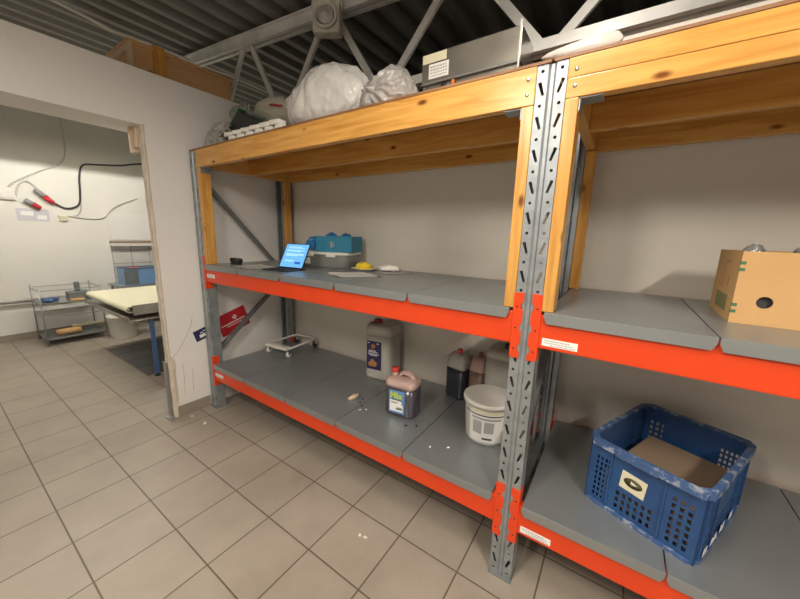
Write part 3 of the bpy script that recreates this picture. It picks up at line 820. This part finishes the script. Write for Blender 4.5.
# wheeled frame (small dolly) on the lower shelf
dl = thing('wheeled_dolly', 'white four-wheeled metal dolly frame at the left end of the lower shelf', 'dolly', (.255, .70, zl), math.radians(96))
a, b_ = .20, .15; zz = .092
MB().tube([(-a, -b_ + .02, zz), (-a, b_ - .02, zz), (-a + .03, b_, zz), (a - .03, b_, zz), (a, b_ - .02, zz), (a, -b_ + .02, zz), (a - .03, -b_, zz), (-a + .03, -b_, zz)], .011, 10, closed=True).done('frame', 'white', dl)
MB().box((-a - .035, -b_, zz - .014), (-a + .035, b_, zz + .018), .012).done('end_bar', 'white', dl)
for sx in (-1, 1):
    for sy in (-1, 1):
        cx, cy = sx * (a - .01), sy * (b_ - .01)
        cs = MB().box((cx - .016, cy - .018, .035), (cx + .016, cy - .014, .074)).box((cx - .016, cy + .014, .035), (cx + .016, cy + .018, .074)).box((cx - .02, cy - .02, .072), (cx + .02, cy + .02, .078)).done('caster_fork', 'chrome', dl)
        MB().lathe([(.010, -.012), (.028, -.012), (.030, 0), (.028, .012), (.010, .012)], (cx, cy, .031), 24, 'y').done('wheel', 'white' if sx < 0 else 'black', cs)

# signs leaning on the end wall behind the brace
def tilted(yc, zc, w_, h_, ang, x0, th):
    mb = MB(); c, s = math.cos(ang), math.sin(ang)
    pts = [(yc + a * c - b * s, zc + a * s + b * c) for a, b in ((-w_ / 2, -h_ / 2), (w_ / 2, -h_ / 2), (w_ / 2, h_ / 2), (-w_ / 2, h_ / 2))]
    return mb.prism([(x0, y, z) for y, z in pts], (th, 0, 0)), lambda a, b: (yc + a * c - b * s, zc + a * s + b * c)
ang = math.radians(4)
sg = thing('first_aid_sign', 'red first aid sign with a white cross on the wall behind the diagonal brace', 'sign', (WX, .25, .80))
ang = math.radians(17)
mb, fn = tilted(.285, .80, .305, .215, ang, WX + .005, .0075)
pb = mb.done('board', 'red_print', sg, True)
t = MB()
for a0, b0, a1, b1 in ((-.03 + .03, .028, .06 - .012, .046), (.018, .012, .034, .062)):
    q = [fn(a0 if True else 0, b0), fn(a1, b0), fn(a1, b1), fn(a0, b1)]
    t.prism([(WX + .0127, y, z) for y, z in q], (.0008, 0, 0))
t.done('white_cross', 'print_white', pb, True)
t = MB(); R.seed(11)
for r_, (a0, a1, bb, hh) in enumerate(((-.13, .12, -.012, .012), (-.08, .08, -.036, .009))):
    aa = a0
    while aa < a1:
        wd = R.uniform(.006, .013); q = [fn(aa, bb), fn(aa + wd, bb), fn(aa + wd, bb + hh), fn(aa, bb + hh)]
        t.prism([(WX + .0127, y, z) for y, z in q], (.0008, 0, 0)); aa += wd + .003
t.done('lettering', 'print_white', pb, True)
sg2 = thing('navy_sign', 'small navy blue sign with white print behind the left front upright', 'sign', (WX, 0, .74))
mb, fn = tilted(.035, .75, .25, .105, math.radians(16), WX + .0005, .004)
pb = mb.done('board', 'navy', sg2, True)
t = MB()
for a0, b0, a1, b1 in ((-.085, -.03, -.03, .0), (-.07, .012, -.045, .02), (-.04, .02, -.02, .028), (.075, -.02, .11, .005)):
    t.prism([(WX + .0047, *fn(*q)) for q in ((a0, b0), (a1, b0), (a1, b1), (a0, b1))], (.0008, 0, 0))
t.done('white_print', 'print_white', pb, True)

# ------------------------------------------------------------------ blue crate
cr = thing('plastic_crate', 'blue perforated plastic crate on the lower shelf of the right bay', 'crate', (3.372, .441, zl), math.radians(-23.5))
# local x across the short front side (0.40), local y along the long side (0.60)
def crate_wall(p0, p1, h, th, name, rows):
    """vertical wall from p0 to p1 with rows of slots [(u0,u1,nu,z0,z1,nz)]"""
    p0 = Vector((*p0, 0)); p1 = Vector((*p1, 0)); d = (p1 - p0); L = d.length; d.normalize(); nrm = Vector((d.y, -d.x, 0))
    mb = MB(); pts = [p0, p1, p1 + Vector((0, 0, h)), p0 + Vector((0, 0, h))]
    mb.prism([p - nrm * th for p in pts], nrm * th)
    o = mb.done(name, 'crate')
    c = MB()
    for (u0, u1, nu, z0, z1, nz) in rows:
        for i in range(nu):
            for j in range(nz):
                uc = u0 + (u1 - u0) * (i + .5) / nu; zc = z0 + (z1 - z0) * (j + .5) / nz
                hw_ = (u1 - u0) / nu * .28; hh_ = (z1 - z0) / nz * .33
                q = [p0 + d * (uc - hw_) + Vector((0, 0, zc - hh_)), p0 + d * (uc + hw_) + Vector((0, 0, zc - hh_)), p0 + d * (uc + hw_) + Vector((0, 0, zc + hh_)), p0 + d * (uc - hw_) + Vector((0, 0, zc + hh_))]
                c.prism([v - nrm * (th + .01) for v in q], nrm * (th + .02))
    cut = c.done('cut', 'crate'); boolean_diff(o, cut); o.parent = cr
    return o
hx, hy, H, th = .212, .297, .32, .004
rows_s = [(.03, .10, 4, .03, .25, 8), (.125, .275, 6, .03, .13, 3), (.32, .40, 3, .03, .25, 7)]
rows_l = [(.04, .13, 4, .04, .24, 7), (.17, .43, 10, .03, .12, 3), (.47, .56, 4, .04, .24, 7)]
crate_wall((-hx, -hy), (hx, -hy), H, th, 'front_wall', rows_s)
crate_wall((hx, hy), (-hx, hy), H, th, 'rear_wall', rows_s)
crate_wall((hx, -hy), (hx, hy), H, th, 'side_wall', rows_l)
crate_wall((-hx, hy), (-hx, -hy), H, th, 'side_wall', rows_l)
MB().box((-hx + th, -hy + th, .006), (hx - th, hy - th, .012)).done('bottom', 'crate', cr)
def rect_ring(mb, hx0, hy0, hx1, hy1, z0, z1, rad=.03, seg=48):
    for sgn in (0,):
        P_ = [];
        for (hx_, hy_, z_) in ((hx0, hy0, z0), (hx1, hy1, z0), (hx1, hy1, z1), (hx0, hy0, z1)):
            ring = []
            for k in range(seg):
                a_ = 2 * PI * (k + .5) / seg; ca, sa = math.cos(a_), math.sin(a_)
                q_ = (abs(ca) ** 14 + abs(sa) ** 14) ** (-1 / 14)
                ring.append(mb.bm.verts.new((hx_ * ca * q_, hy_ * sa * q_, z_)))
            P_.append(ring)
        for i in range(4):
            A, B = P_[i], P_[(i + 1) % 4]
            for k in range(seg): mb.bm.faces.new((A[k], A[(k + 1) % seg], B[(k + 1) % seg], B[k]))
    return mb
mb = MB(); rect_ring(mb, hx + .018, hy + .018, hx - .004, hy - .004, H - .002, H + .010); rect_ring(mb, hx + .018, hy + .018, hx + .013, hy + .013, H - .022, H - .0021)
mb.done('rim', 'crate_worn', cr)
mb = MB(); rect_ring(mb, hx + .012, hy + .012, hx + .0002, hy + .0002, .0, .016)
mb.done('foot_flange', 'crate_worn', cr)
for sx in (-1, 1):
    for sy in (-1, 1):
        MB().box((sx * (hx + .0045) - .0045, sy * (hy - .03) - .004, .016), (sx * (hx + .0045) + .0045, sy * (hy - .03) + .004, H - .022)).done('rib', 'crate', cr)
for u in (-.115, .088):
    for sy in (-1, 1): MB().box((u - .004, sy * (hy + .0035) - .0035, .016), (u + .004, sy * (hy + .0035) + .0035, H - .022)).done('rib', 'crate', cr)
for u in (-.14, .14):
    for sx in (-1, 1): MB().box((sx * (hx + .0035) - .0035, u - .004, .016), (sx * (hx + .0035) + .0035, u + .004, H - .022)).done('rib', 'crate', cr)
MB().box((-.10, -hy - .022, H - .028), (.06, -hy - .002, H + .011), .004).done('grip', 'crate_worn', cr)
lb = MB().box((-.072, -hy - .0015, .15), (.025, -hy - .0003, .235), 0, Matrix.Rotation(math.radians(4), 3, 'Y')).done('label', 'cream', cr)
MB().lathe([(.036, 0), (.036, -.0008), (.001, -.0008)], (-.023, 0, 0), 28, 'y').done('oval_logo', mat('olive_print', (.07, .07, .03), .6), lb)
ov = bpy.data.objects['oval_logo']; ov.location = (0, -hy - .0016, .195); ov.scale = (1, 1, .6)
MB().lathe([(.018, -.0009), (.018, -.0014), (.001, -.0014)], (-.023, 0, 0), 3, 'y').done('logo_centre', 'cream', ov)
for k_, (u_, l_) in enumerate(((-.24, .05), (-.15, .08), (-.03, .06), (.10, .05))):
    q_ = [(u_, .0175), (u_ + l_, .0175), (u_ + l_ * .9, .05), (u_ + l_ * .5, .035), (u_ + l_ * .2, .055)]
    MB().prism([(hx + .0085, a_, b_) for a_, b_ in q_], (.001, 0, 0)).done('torn_sticker', 'print_white', cr)
bx2 = thing('folded_cardboard', 'brown cardboard sheet lying inside the blue crate', 'cardboard', (3.372, .441, zl + .014), math.radians(-23.5))
MB().box((-.165, -.255, 0), (.17, .265, .006)).box((-.16, -.25, .0065), (.165, .255, .16), .01).done('box_top', 'card_dull', bx2)
mb = MB()

# ------------------------------------------------------------------ things on top of the left bay
zz0 = Z4 + .0115
# row of white sockets/pegs at the front edge
pg = thing('white_peg_strip', 'strip of white plastic pegs at the front edge on top of the left bay', 'peg strip', (.80, .045, zz0))
MB().box((-.36, .01, 0), (.32, .035, .02), .003).done('rail', 'white', pg)
for i in range(6):
    x_ = -.37 + i * .112
    MB().box((x_, -.035, .034), (x_ + .11, .03, .066), .010, Matrix.Rotation(math.radians(3), 3, 'Y')).done('peg', 'white', pg)
    MB().box((x_ + .07, -.04, .0), (x_ + .145, -.002, .031), .010).done('lower_peg', 'white', pg)

# black crate with things slung over it
bt = thing('black_crate', 'black plastic crate under the crumpled bags on top of the left bay', 'crate', (.53, .30, zz0))
mb = MB(); a, b_, hh = .32, .15, .11; th = .005
mb.box((-a, -b_, 0), (a, b_, th)).box((-a, -b_, th), (a, -b_ + th, hh)).box((-a, b_ - th, th), (a, b_, hh)).box((-a, -b_ + th, th), (-a + th, b_ - th, hh)).box((a - th, -b_ + th, th), (a, b_ - th, hh))
mb.done('shell', 'black', bt)
for y0_, y1_ in ((-b_ - .010, -b_ - .0), (b_, b_ + .010)): MB().box((-a - .008, y0_, hh - .014), (a + .008, y1_, hh)).done('rim', 'black', bt)


def drape(label, name, m, ctrl, y0, y1, th=.012, seed=0, amp=.02, cat='bag'):
    """a thick folded sheet following a polyline in x-z, extruded along y with folds"""
    mb = MB(); n = 40; ny = 14
    cs = [Vector((p[0], 0, p[1])) for p in ctrl]
    def ev(t):
        f_ = t * (len(cs) - 1); i = min(int(f_), len(cs) - 2); u = f_ - i
        p0 = cs[max(i - 1, 0)]; p1 = cs[i]; p2 = cs[i + 1]; p3 = cs[min(i + 2, len(cs) - 1)]
        return .5 * ((2 * p1) + (-p0 + p2) * u + (2 * p0 - 5 * p1 + 4 * p2 - p3) * u * u + (-p0 + 3 * p1 - 3 * p2 + p3) * u ** 3)
    V = []
    for i in range(n + 1):
        p = ev(i / n); row = []
        for j in range(ny + 1):
            y = y0 + (y1 - y0) * j / ny
            nn = noise.noise(Vector((p.x * 7 + seed, y * 8, p.z * 7))) * amp + noise.noise(Vector((p.x * 22 + seed, y * 16, p.z * 20))) * amp * .5
            row.append(mb.bm.verts.new((p.x + nn * .5, y + nn * .4, p.z + nn)))
        V.append(row)
    for i in range(n):
        for j in range(ny): mb.bm.faces.new((V[i][j], V[i + 1][j], V[i + 1][j + 1], V[i][j + 1])).smooth = True
    bmesh.ops.solidify(mb.bm, geom=mb.bm.faces[:], thickness=th)
    for f_ in mb.bm.faces: f_.smooth = True
    return tag(mb.done(name, m), label, cat)


o = MB().blob((0, 0, 0), (.14, .07, .125), .42, 2.3, 3, 5).done('grey_film_bag', 'film_grey'); o.location = (.19, .33, 2.64); tag(o, 'crumpled grey clear plastic bag at the left end on top of the rack', 'bag')
o = MB().blob((0, 0, 0), (.275, .075, .125), .10, 2.2, 5, 5).done('khaki_bag', 'cloth'); o.location = (.63, .345, 2.62); o.rotation_euler = (0, math.radians(14), 0); tag(o, 'khaki padded bag with faint red print slung over the black crate', 'bag')
mb = MB()
for q in range(9): mb.box((.02 + q * .016, -.086, .045 + (q % 3) * .003), (.031 + q * .016, -.068, .053 + (q % 3) * .003))
rp = mb.done('faint_red_print', 'red_print', o)
tag(MB().prism([(.20, .17, 2.482), (.36, .17, 2.63), (.42, .17, 2.625), (.66, .17, 2.52), (.86, .17, 2.482)], (0, .06, 0), .006).done('dark_sheet', 'black'), 'dark tented sheet folded in front of the khaki bag on the crate', 'sheet')
mb = MB()
for a0_, a1_ in (((.19, 2.515), (.385, 2.662)), ((.395, 2.662), (.64, 2.56))): mb.bar((a0_[0], .205, a0_[1]), (a1_[0], .205, a1_[1]), .07, .008)
tag(mb.done('green_film', mat('green_film', (.10, .20, .11), .3)), 'dark green plastic film laid over the tented sheet on the crate', 'film')
tag(MB().blob((.06, .16, 2.45), (.09, .06, .10), .5, 2.6, 2, 5, 2.365).blob((.17, .14, 2.53), (.10, .04, .045), .5, 3, 7, 5).done('clear_film', 'film'), 'crumpled clear film hanging over the left corner of the black crate', 'film')


def bag(cx, rad, knots, seed, name, m, label, y, flat, tie=None):
    """plastic bag: a cushion with radial pleats running to its tied end"""
    mb = MB(); g = bmesh.ops.create_icosphere(mb.bm, subdivisions=6, radius=1)['verts']
    for v in g:
        d = v.co.normalized()
        q = Vector((d.x * rad[0], d.y * rad[1], d.z * rad[2]))
        k = 1 + .10 * noise.noise(d * 1.6 + Vector((seed, 0, 0)))
        if tie is not None:
            ln = math.hypot(d.x - tie[0], d.z - tie[1]); a_ = math.atan2(d.z - tie[1], d.x - tie[0]); fr_ = max(0, -d.y)
            k += fr_ * (.05 * math.sin(a_ * 15 + 2.5 * noise.noise(d * 2)) * min(1, ln * 3) + .30 * math.exp(-(ln / .10) ** 2) - .12 * math.exp(-(ln / .30) ** 2))
        k += .06 * noise.noise(Vector((d.x * 7, d.y * 5, d.z * 2.0 + seed))) + .035 * (.5 - abs(noise.noise(Vector((d.x * 13, d.y * 9, d.z * 3 + seed))))) + .012 * noise.noise(d * 16)
        q *= k
        for kx, kz in knots: q.z += kz * rad[2] * math.exp(-((d.x - kx) / .35) ** 2) * max(0, d.z)
        if q.z < flat: q.z = flat + .001 * noise.noise(q * 30)
        v.co = q
    for f_ in mb.bm.faces: f_.smooth = True
    o = mb.done(name, m); o.location = (cx, y, zz0 - flat + .002); return tag(o, label, 'bag')


bag(1.275, (.38, .17, .215), ((-.75, -.38), (-.05, .04), (.45, .02)), 6, 'white_bag', 'film_white', 'large white plastic bag bulging on top of the left bay', .27, -.19)
bag(1.815, (.175, .14, .15), ((-.8, .1), (-.3, -.25), (.4, .10)), 12, 'clear_bag', 'film', 'clear knotted plastic bag between the white bag and the steel box', .25, -.115, (-.25, .15))
kb = thing('brown_packet', 'brown cardboard packet seen inside the clear knotted bag', 'packet', (1.84, .25, zz0 + .006), .1)
MB().box((-.04, -.05, 0), (.075, .05, .15), .006).done('packet', 'card', kb)

# stainless box
sb = thing('steel_box', 'long brushed steel box with a white label beside the clear bag on top', 'box', (2.29, .30, zz0))
MB().box((-.29, .0, .172), (.25, .22, .318), .004).done('housing', 'steel', sb)
MB().box((-.285, .012, .012), (.245, .21, .166)).done('base', 'steel', sb)
MB().box((-.29, -.004, .164), (.25, .012, .172)).done('seam_rail', 'galv_dark', sb)
for q in (-.27, -.13, .06, .21): MB().box((q, .022, 0), (q + .02, .20, .0115)).done('foot', 'black', sb)
for q in (-.165, -.145): MB().box((q, -.002, .08), (q + .012, .0115, .160)).done('black_lever', 'black', sb)
MB().cyl((.246, -.010, .02), (.246, -.010, .335), .005, 10).done('corner_rod', 'white', sb)  # chrome rod coloured white, its bright reflection put into the colour
lb = MB().box((-.245, -.0012, .190), (-.125, -.0002, .262), .0).done('label', 'print_white', sb)
mb = MB(); R.seed(4)
for r_ in range(4):
    xx = -.235
    while xx < -.140: wd = R.uniform(.006, .014); mb.box((xx, -.002, .200 + r_ * .014), (xx + wd, -.0012, .206 + r_ * .015)); xx += wd + .004
mb.done('print', 'print_grey', lb)
MB().cyl((-.095, -.001, .110), (-.095, -.001, .158), .009, 12).done('orange_knob', 'orange_tip', sb)
MB().box((-.285, -.0015, .270), (-.14, -.0003, .314)).done('tape_patch', 'cream', sb)

# pale rolled sheet lying on top of the right bay
ps = thing('pale_sheet_roll', 'long pale plastic profile lying on top of the right bay', 'profile', (3.2, .1, zz0))
MB().prism([(-.36, .03, 0), (-.36, .14, 0), (-.36, .14, .075), (-.36, .05, .085), (-.36, .03, .07)], (2.5, 0, 0), .006).done('profile', 'pale_sheet', ps)
mb = MB().blob((0, 0, 0), (.135, .022, .030), .10, 2, 3, 4)
for v in mb.bm.verts: v.co.z = v.co.z * (1 + .5 * v.co.x / .135) + .006; v.co.x -= .37; v.co.y -= .035; v.co.z += .035
mb.done('curled_end', 'pale_sheet', ps)

# ------------------------------------------------------------------ neighbouring room
# lamp above
fl = thing('far_lamp', 'hooded tube lamp hanging in the room behind the doorway', 'lamp', (FAR_LAMP[0], FAR_LAMP[1], FAR_LAMP[2]))
MB().box((-.12, -1.25, .03), (.12, 1.25, .07)).box((-.124, -1.25, -.032), (-.12, 1.25, .07)).box((.12, -1.25, -.032), (.124, 1.25, .07)).done('hood', 'white', fl)
mb = MB()
for y in (-.9, .9): mb.cyl((0, y, .07), (0, y, .56), .004, 8)
mb.done('hanger', 'dark_steel', fl)
for q, (p_, hl_, e_) in enumerate(LAMPS):
    fx = thing('ceiling_lamp', ['tube lamp hung above the right end of the aisle', 'tube lamp hung above the middle of the aisle', 'short tube lamp hung close in front of the middle upright'][q], 'lamp', p_)
    MB().box((-.07, -hl_, .0), (.07, hl_, .06), .004).done('housing', 'white', fx)
    for yy in (-hl_ * .7, hl_ * .7): MB().cyl((0, yy, .06), (0, yy, ceil_z(p_[0]) - .01 - p_[2]), .004, 8).done('hanger', 'dark_steel', fx)

# pipe along the far wall
tag(MB().cyl((FX + .04, -4.5, .60), (FX + .04, .40, .60), .022, 14).cyl((FX + .04, -4.5, .545), (FX + .04, .40, .545), .012, 10).done('wall_pipe', 'cable_white'), 'pale pipe running low along the far room wall', 'pipe')
# cables and plugs
def wallc(pts, r, m, label, name='wall_cable'):
    P_ = [Vector((FX + .02 + (p[2] if len(p) > 2 else 0), p[0], p[1])) for p in pts]; out = []
    for i in range(len(P_) - 1):
        p0 = P_[max(i - 1, 0)]; p1 = P_[i]; p2 = P_[i + 1]; p3 = P_[min(i + 2, len(P_) - 1)]
        for k_ in range(6):
            u = k_ / 6; out.append(.5 * ((2 * p1) + (-p0 + p2) * u + (2 * p0 - 5 * p1 + 4 * p2 - p3) * u * u + (-p0 + 3 * p1 - 3 * p2 + p3) * u ** 3))
    out.append(P_[-1])
    return tag(MB().tube(out, r, 8).done(name, m), label, 'cable')
wallc([(-.13, 2.055), (-.02, 1.98), (.08, 1.985), (.17, 2.06), (.20, 2.25), (.22, 2.48), (.28, 2.66), (.45, 2.70), (.75, 2.74), (1.05, 2.82), (1.5, 2.9)], .013, 'cable_black', 'black cable hooking along the far room wall from the red plug')
wallc([(-.55, 2.23), (-.45, 2.33), (-.2, 2.50), (0, 2.62), (.09, 2.78), (.105, 3.0), (.1, 3.4)], .009, 'cable_white', 'pale cable rising across the shaded upper far wall')
wallc([(-.50, 2.10), (-.46, 2.24), (-.38, 2.33), (-.30, 2.28), (-.27, 2.20)], .010, 'cable_white', 'short pale cable looping into the grey and red plug')
wallc([(-.10, 1.86), (.08, 1.86), (.17, 1.95), (.20, 2.15)], .007, 'cable_white', 'thin pale cable rising beside the black cable')
wallc([(0, 1.86), (.25, 1.83), (.45, 1.86), (.62, 2.05), (.95, 2.22)], .007, 'cable_white', 'thin pale cable running from the cream socket to the right')
def plug(a, b, label):
    a = Vector((FX + .05, *a)); b = Vector((FX + .05, *b)); o = thing('industrial_plug', label, 'plug', tuple(a)); mid_ = a.lerp(b, .48)
    off = -a
    MB().tube([a + off, mid_ + off], .033, 14).done('grey_half', 'grey_plug', o)
    MB().tube([mid_ + off, a.lerp(b, .9) + off, b + off], [.036, .030, .018], 14).done('red_half', 'red_print', o)
plug((-.30, 2.22), (-.12, 2.03), 'grey and red industrial plug joined to the black cable, upper of two')
plug((-.42, 2.06), (-.27, 1.95), 'grey and red industrial plug on the far wall, lower of two')
jb = thing('junction_box', 'cream square junction box on the far wall under the black cable', 'junction box', (FX, -.04, 1.82)); MB().box((0, -.05, -.04), (.04, .05, .04), .008).done('box', 'cream', jb)
MB().box((.04, -.035, .0), (.052, .035, .03), .004).done('cover', 'cream', jb)
so = thing('socket_outlet', 'white socket box at the left edge of the far wall', 'socket', (FX, -.56, 2.10)); MB().box((0, -.09, -.05), (.05, .06, .06), .008).done('box', 'white', so)
MB().box((.05, -.07, -.03), (.06, .03, .03), .004).done('cover', 'white', so)
ps2 = thing('paper_notice', 'pale lilac printed notice taped to the far wall under the plugs', 'notice', (FX, -.33, 1.85)); nb = MB().box((.0005, -.19, -.09), (.003, .14, .09)).done('sheet', mat('lilac_paper', (.60, .58, .62), .5), ps2)
MB().box((.003, -.15, -.01), (.004, -.02, .05)).box((.003, .01, -.06), (.004, .11, .0)).done('print', 'print_white', nb)

# wall ledge shelf and tiles
lg = thing('wall_ledge', 'narrow worn ledge shelf above the tiles on the far wall', 'ledge', (FX, 1.2, 1.39)); MB().box((.0205, -.73, .0), (.14, 1.1, .05)).done('board', 'white', lg)
MB().box((.0205, -.73, .05), (.15, 1.1, .075)).done('worn_top', 'card_dull', lg)

# wire stand
ws = thing('wire_stand', 'open thin steel wire stand against the far wall', 'stand', (-3.85, -.2, 0))
x0, x1, y0, y1, h = -4.12, -3.55, -.55, .10, .80
for (xx, yy) in ((x0, y0), (x1, y0), (x0, y1), (x1, y1)): MB().cyl((xx, yy, 0), (xx, yy, h + .04), .009, 8).done('post', 'dark_steel', ws, True)
for z in (.10, .80, .62, .42):
    mb = MB(); e_ = .006
    for p, q in (((x0, y0), (x1, y0)), ((x1, y0), (x1, y1)), ((x1, y1), (x0, y1)), ((x0, y1), (x0, y0))):
        if z in (.42,) and (p[0] != q[0]): continue
        if z == .62 and p[0] == x1 and q[0] == x1: continue
        mb.bar((*p, z), (*q, z), .012, .010)
    mb.done('rail', 'dark_steel', ws, True)
MB().box((x0, y0, .085), (x1, y1, .09)).done('lower_tray', 'galv_dark', ws, True)
MB().box((x0, y0, .612), (x1, y1, .616)).done('upper_tray', 'tote', ws, True)
gs = thing('grey_scale', 'small grey appliance standing on the upper tray of the wire stand', 'appliance', (-3.75, -.12, .617))
MB().box((-.1, -.12, 0), (.1, .12, .12), .01).done('body', 'galv_dark', gs); MB().box((-.03, -.03, .12), (.03, .03, .26), .012).done('handle', 'galv_dark', gs)
tag(MB().blob((0, 0, .03), (.07, .10, .03), .5, 3, 3, 3, 0).done('blue_rag', 'blue_steel'), 'crumpled blue rag on the wire stand upper tray', 'rag').location = (-3.72, -.44, .617)
tag(MB().tube([(0, -.12, .05), (0, .15, .05)], [.045, .05], 12).done('wrapped_roll', 'card'), 'tan wrapped roll lying on the lower tray of the wire stand', 'roll').location = (-3.75, -.3, .092)
tag(MB().tube([(0, -.12, .02), (0, .35, .02)], .018, 10).done('pale_pole', 'cream'), 'pale short pole lying on the lower tray of the wire stand', 'pole').location = (-3.75, .0 - .18 + .06, .19)
tag(MB().box((-.05, -.08, 0), (.05, .08, .03), .01).done('tan_pad', 'card'), 'small tan pad on the upper tray beside the grey appliance', 'pad').location = (-3.62, -.16, .617)

# white tub under the machine
wt = thing('white_tub', 'white plastic tub on the floor under the conveyor end', 'tub', (-3.35, .26, 0))
MB().lathe([(.001, .002), (.155, .002), (.16, .01), (.19, .33), (.197, .335), (.197, .35), (.188, .35), (.155, .02), (.001, .02)], seg=40).done('body', 'white', wt)

# dough conveyor
dc = thing('conveyor_table', 'cream cloth conveyor on a steel table behind the doorway', 'conveyor', (-2.05, .2, 0))
mb = MB()
x0, x1 = -2.78, -1.33; yr = -.20; yb = 1.4; zb = .852; r = .035
ring = []
for k in range(9):
    a_ = PI / 2 + PI * k / 8; ring.append((yr + .0 + r * math.cos(a_) , zb - r + r * math.sin(a_)))
outl = [(yb, zb)] + ring + [(yb, zb - 2 * r)]
inn = [(yb, zb - 2 * r + .006)] + [(yr + (r - .006) * math.cos(PI * 1.5 - PI * k / 8), zb - r + (r - .006) * math.sin(PI * 1.5 - PI * k / 8)) for k in range(9)] + [(yb, zb - .006)]
pts = outl + inn
mb.prism([(x0, y, z) for y, z in pts], (x1 - x0, 0, 0)).done('belt', 'cream', dc, True)
MB().cyl((x0 + .005, yr + .005, zb - r), (x1 - .02, yr + .005, zb - r), r - .012, 16).done('roller', 'chrome', dc, True)
MB().box((x0 - .05, yr - .05, zb - .15), (x1 + .10, 1.4, zb - .13)).box((x0 - .05, yr - .05, zb - .13), (x1 + .10, yr - .045, zb - .10)).done('tray', 'steel', dc, True)
MB().box((x1 + .0, yr + .02, zb - .10), (x1 + .02, 1.4, zb + .01)).done('side_plate', 'steel', dc, True)
for xx, yy in ((-1.30, -.03), (-2.6, .9), (-1.3, 1.3)):
    MB().box((xx - .02, yy - .02, .03), (xx + .02, yy + .02, zb - .152)).done('leg', 'blue_steel', dc, True)
mb = MB().lathe([(.03, 0), (.03, .01), (.012, .03)], (-1.30, -.03, 0), 14); mb.lathe([(.03, 0), (.03, .01), (.012, .03)], (-2.6, .9, 0), 14); mb.lathe([(.03, 0), (.03, .01), (.012, .03)], (-1.3, 1.3, 0), 14)
mb.done('levelling_foot', 'black', dc, True)
# table with the blue box near the far wall
tb2 = thing('steel_table', 'small grey table with a blue tub on it beside the tiled wall', 'table', (-3.85, .9, 0))
MB().box((-.33, -.55, .74), (.25, .9, .76)).done('tabletop', 'galv', tb2)
for xx in (-.30, .22):
    for yy in (-.5, .85): MB().box((xx - .015, yy - .015, 0), (xx + .015, yy + .015, .74)).done('leg', 'galv', tb2)
bb = thing('blue_tub', 'blue rectangular tub standing on the grey table by the tiled wall', 'tub', (-3.85, .88, .7605))
mb = MB(); a, b_, hh = .18, .42, .27
mb.box((-a, -b_, 0), (a, b_, .005)).box((-a, -b_, .005), (-a + .006, b_, hh)).box((a - .006, -b_, .005), (a, b_, hh)).box((-a + .006, -b_, .005), (a - .006, -b_ + .006, hh)).box((-a + .006, b_ - .006, .005), (a - .006, b_, hh)).done('body', 'blue_box', bb)
mb = MB().box((-a - .012, -b_ - .012, hh), (a + .012, -b_ + .012, hh + .012)).box((-a - .012, b_ - .012, hh), (a + .012, b_ + .012, hh + .012)).box((-a - .012, -b_ + .012, hh), (-a + .012, b_ - .012, hh + .012)).box((a - .012, -b_ + .012, hh), (a + .012, b_ - .012, hh + .012)); mb.done('rim', 'galv_dark', bb)
MB().box((a + .001, -b_ - .01, .01), (a + .004, -b_ + .18, hh - .03)).done('grey_panel', 'galv_dark', bb)
tag(MB().box((-.06, -.06, 0), (.06, .06, .004), 0).done('pink_note', 'pink'), 'pink note lying on the rim of the blue tub', 'note').location = (-3.70, .60, 1.046)
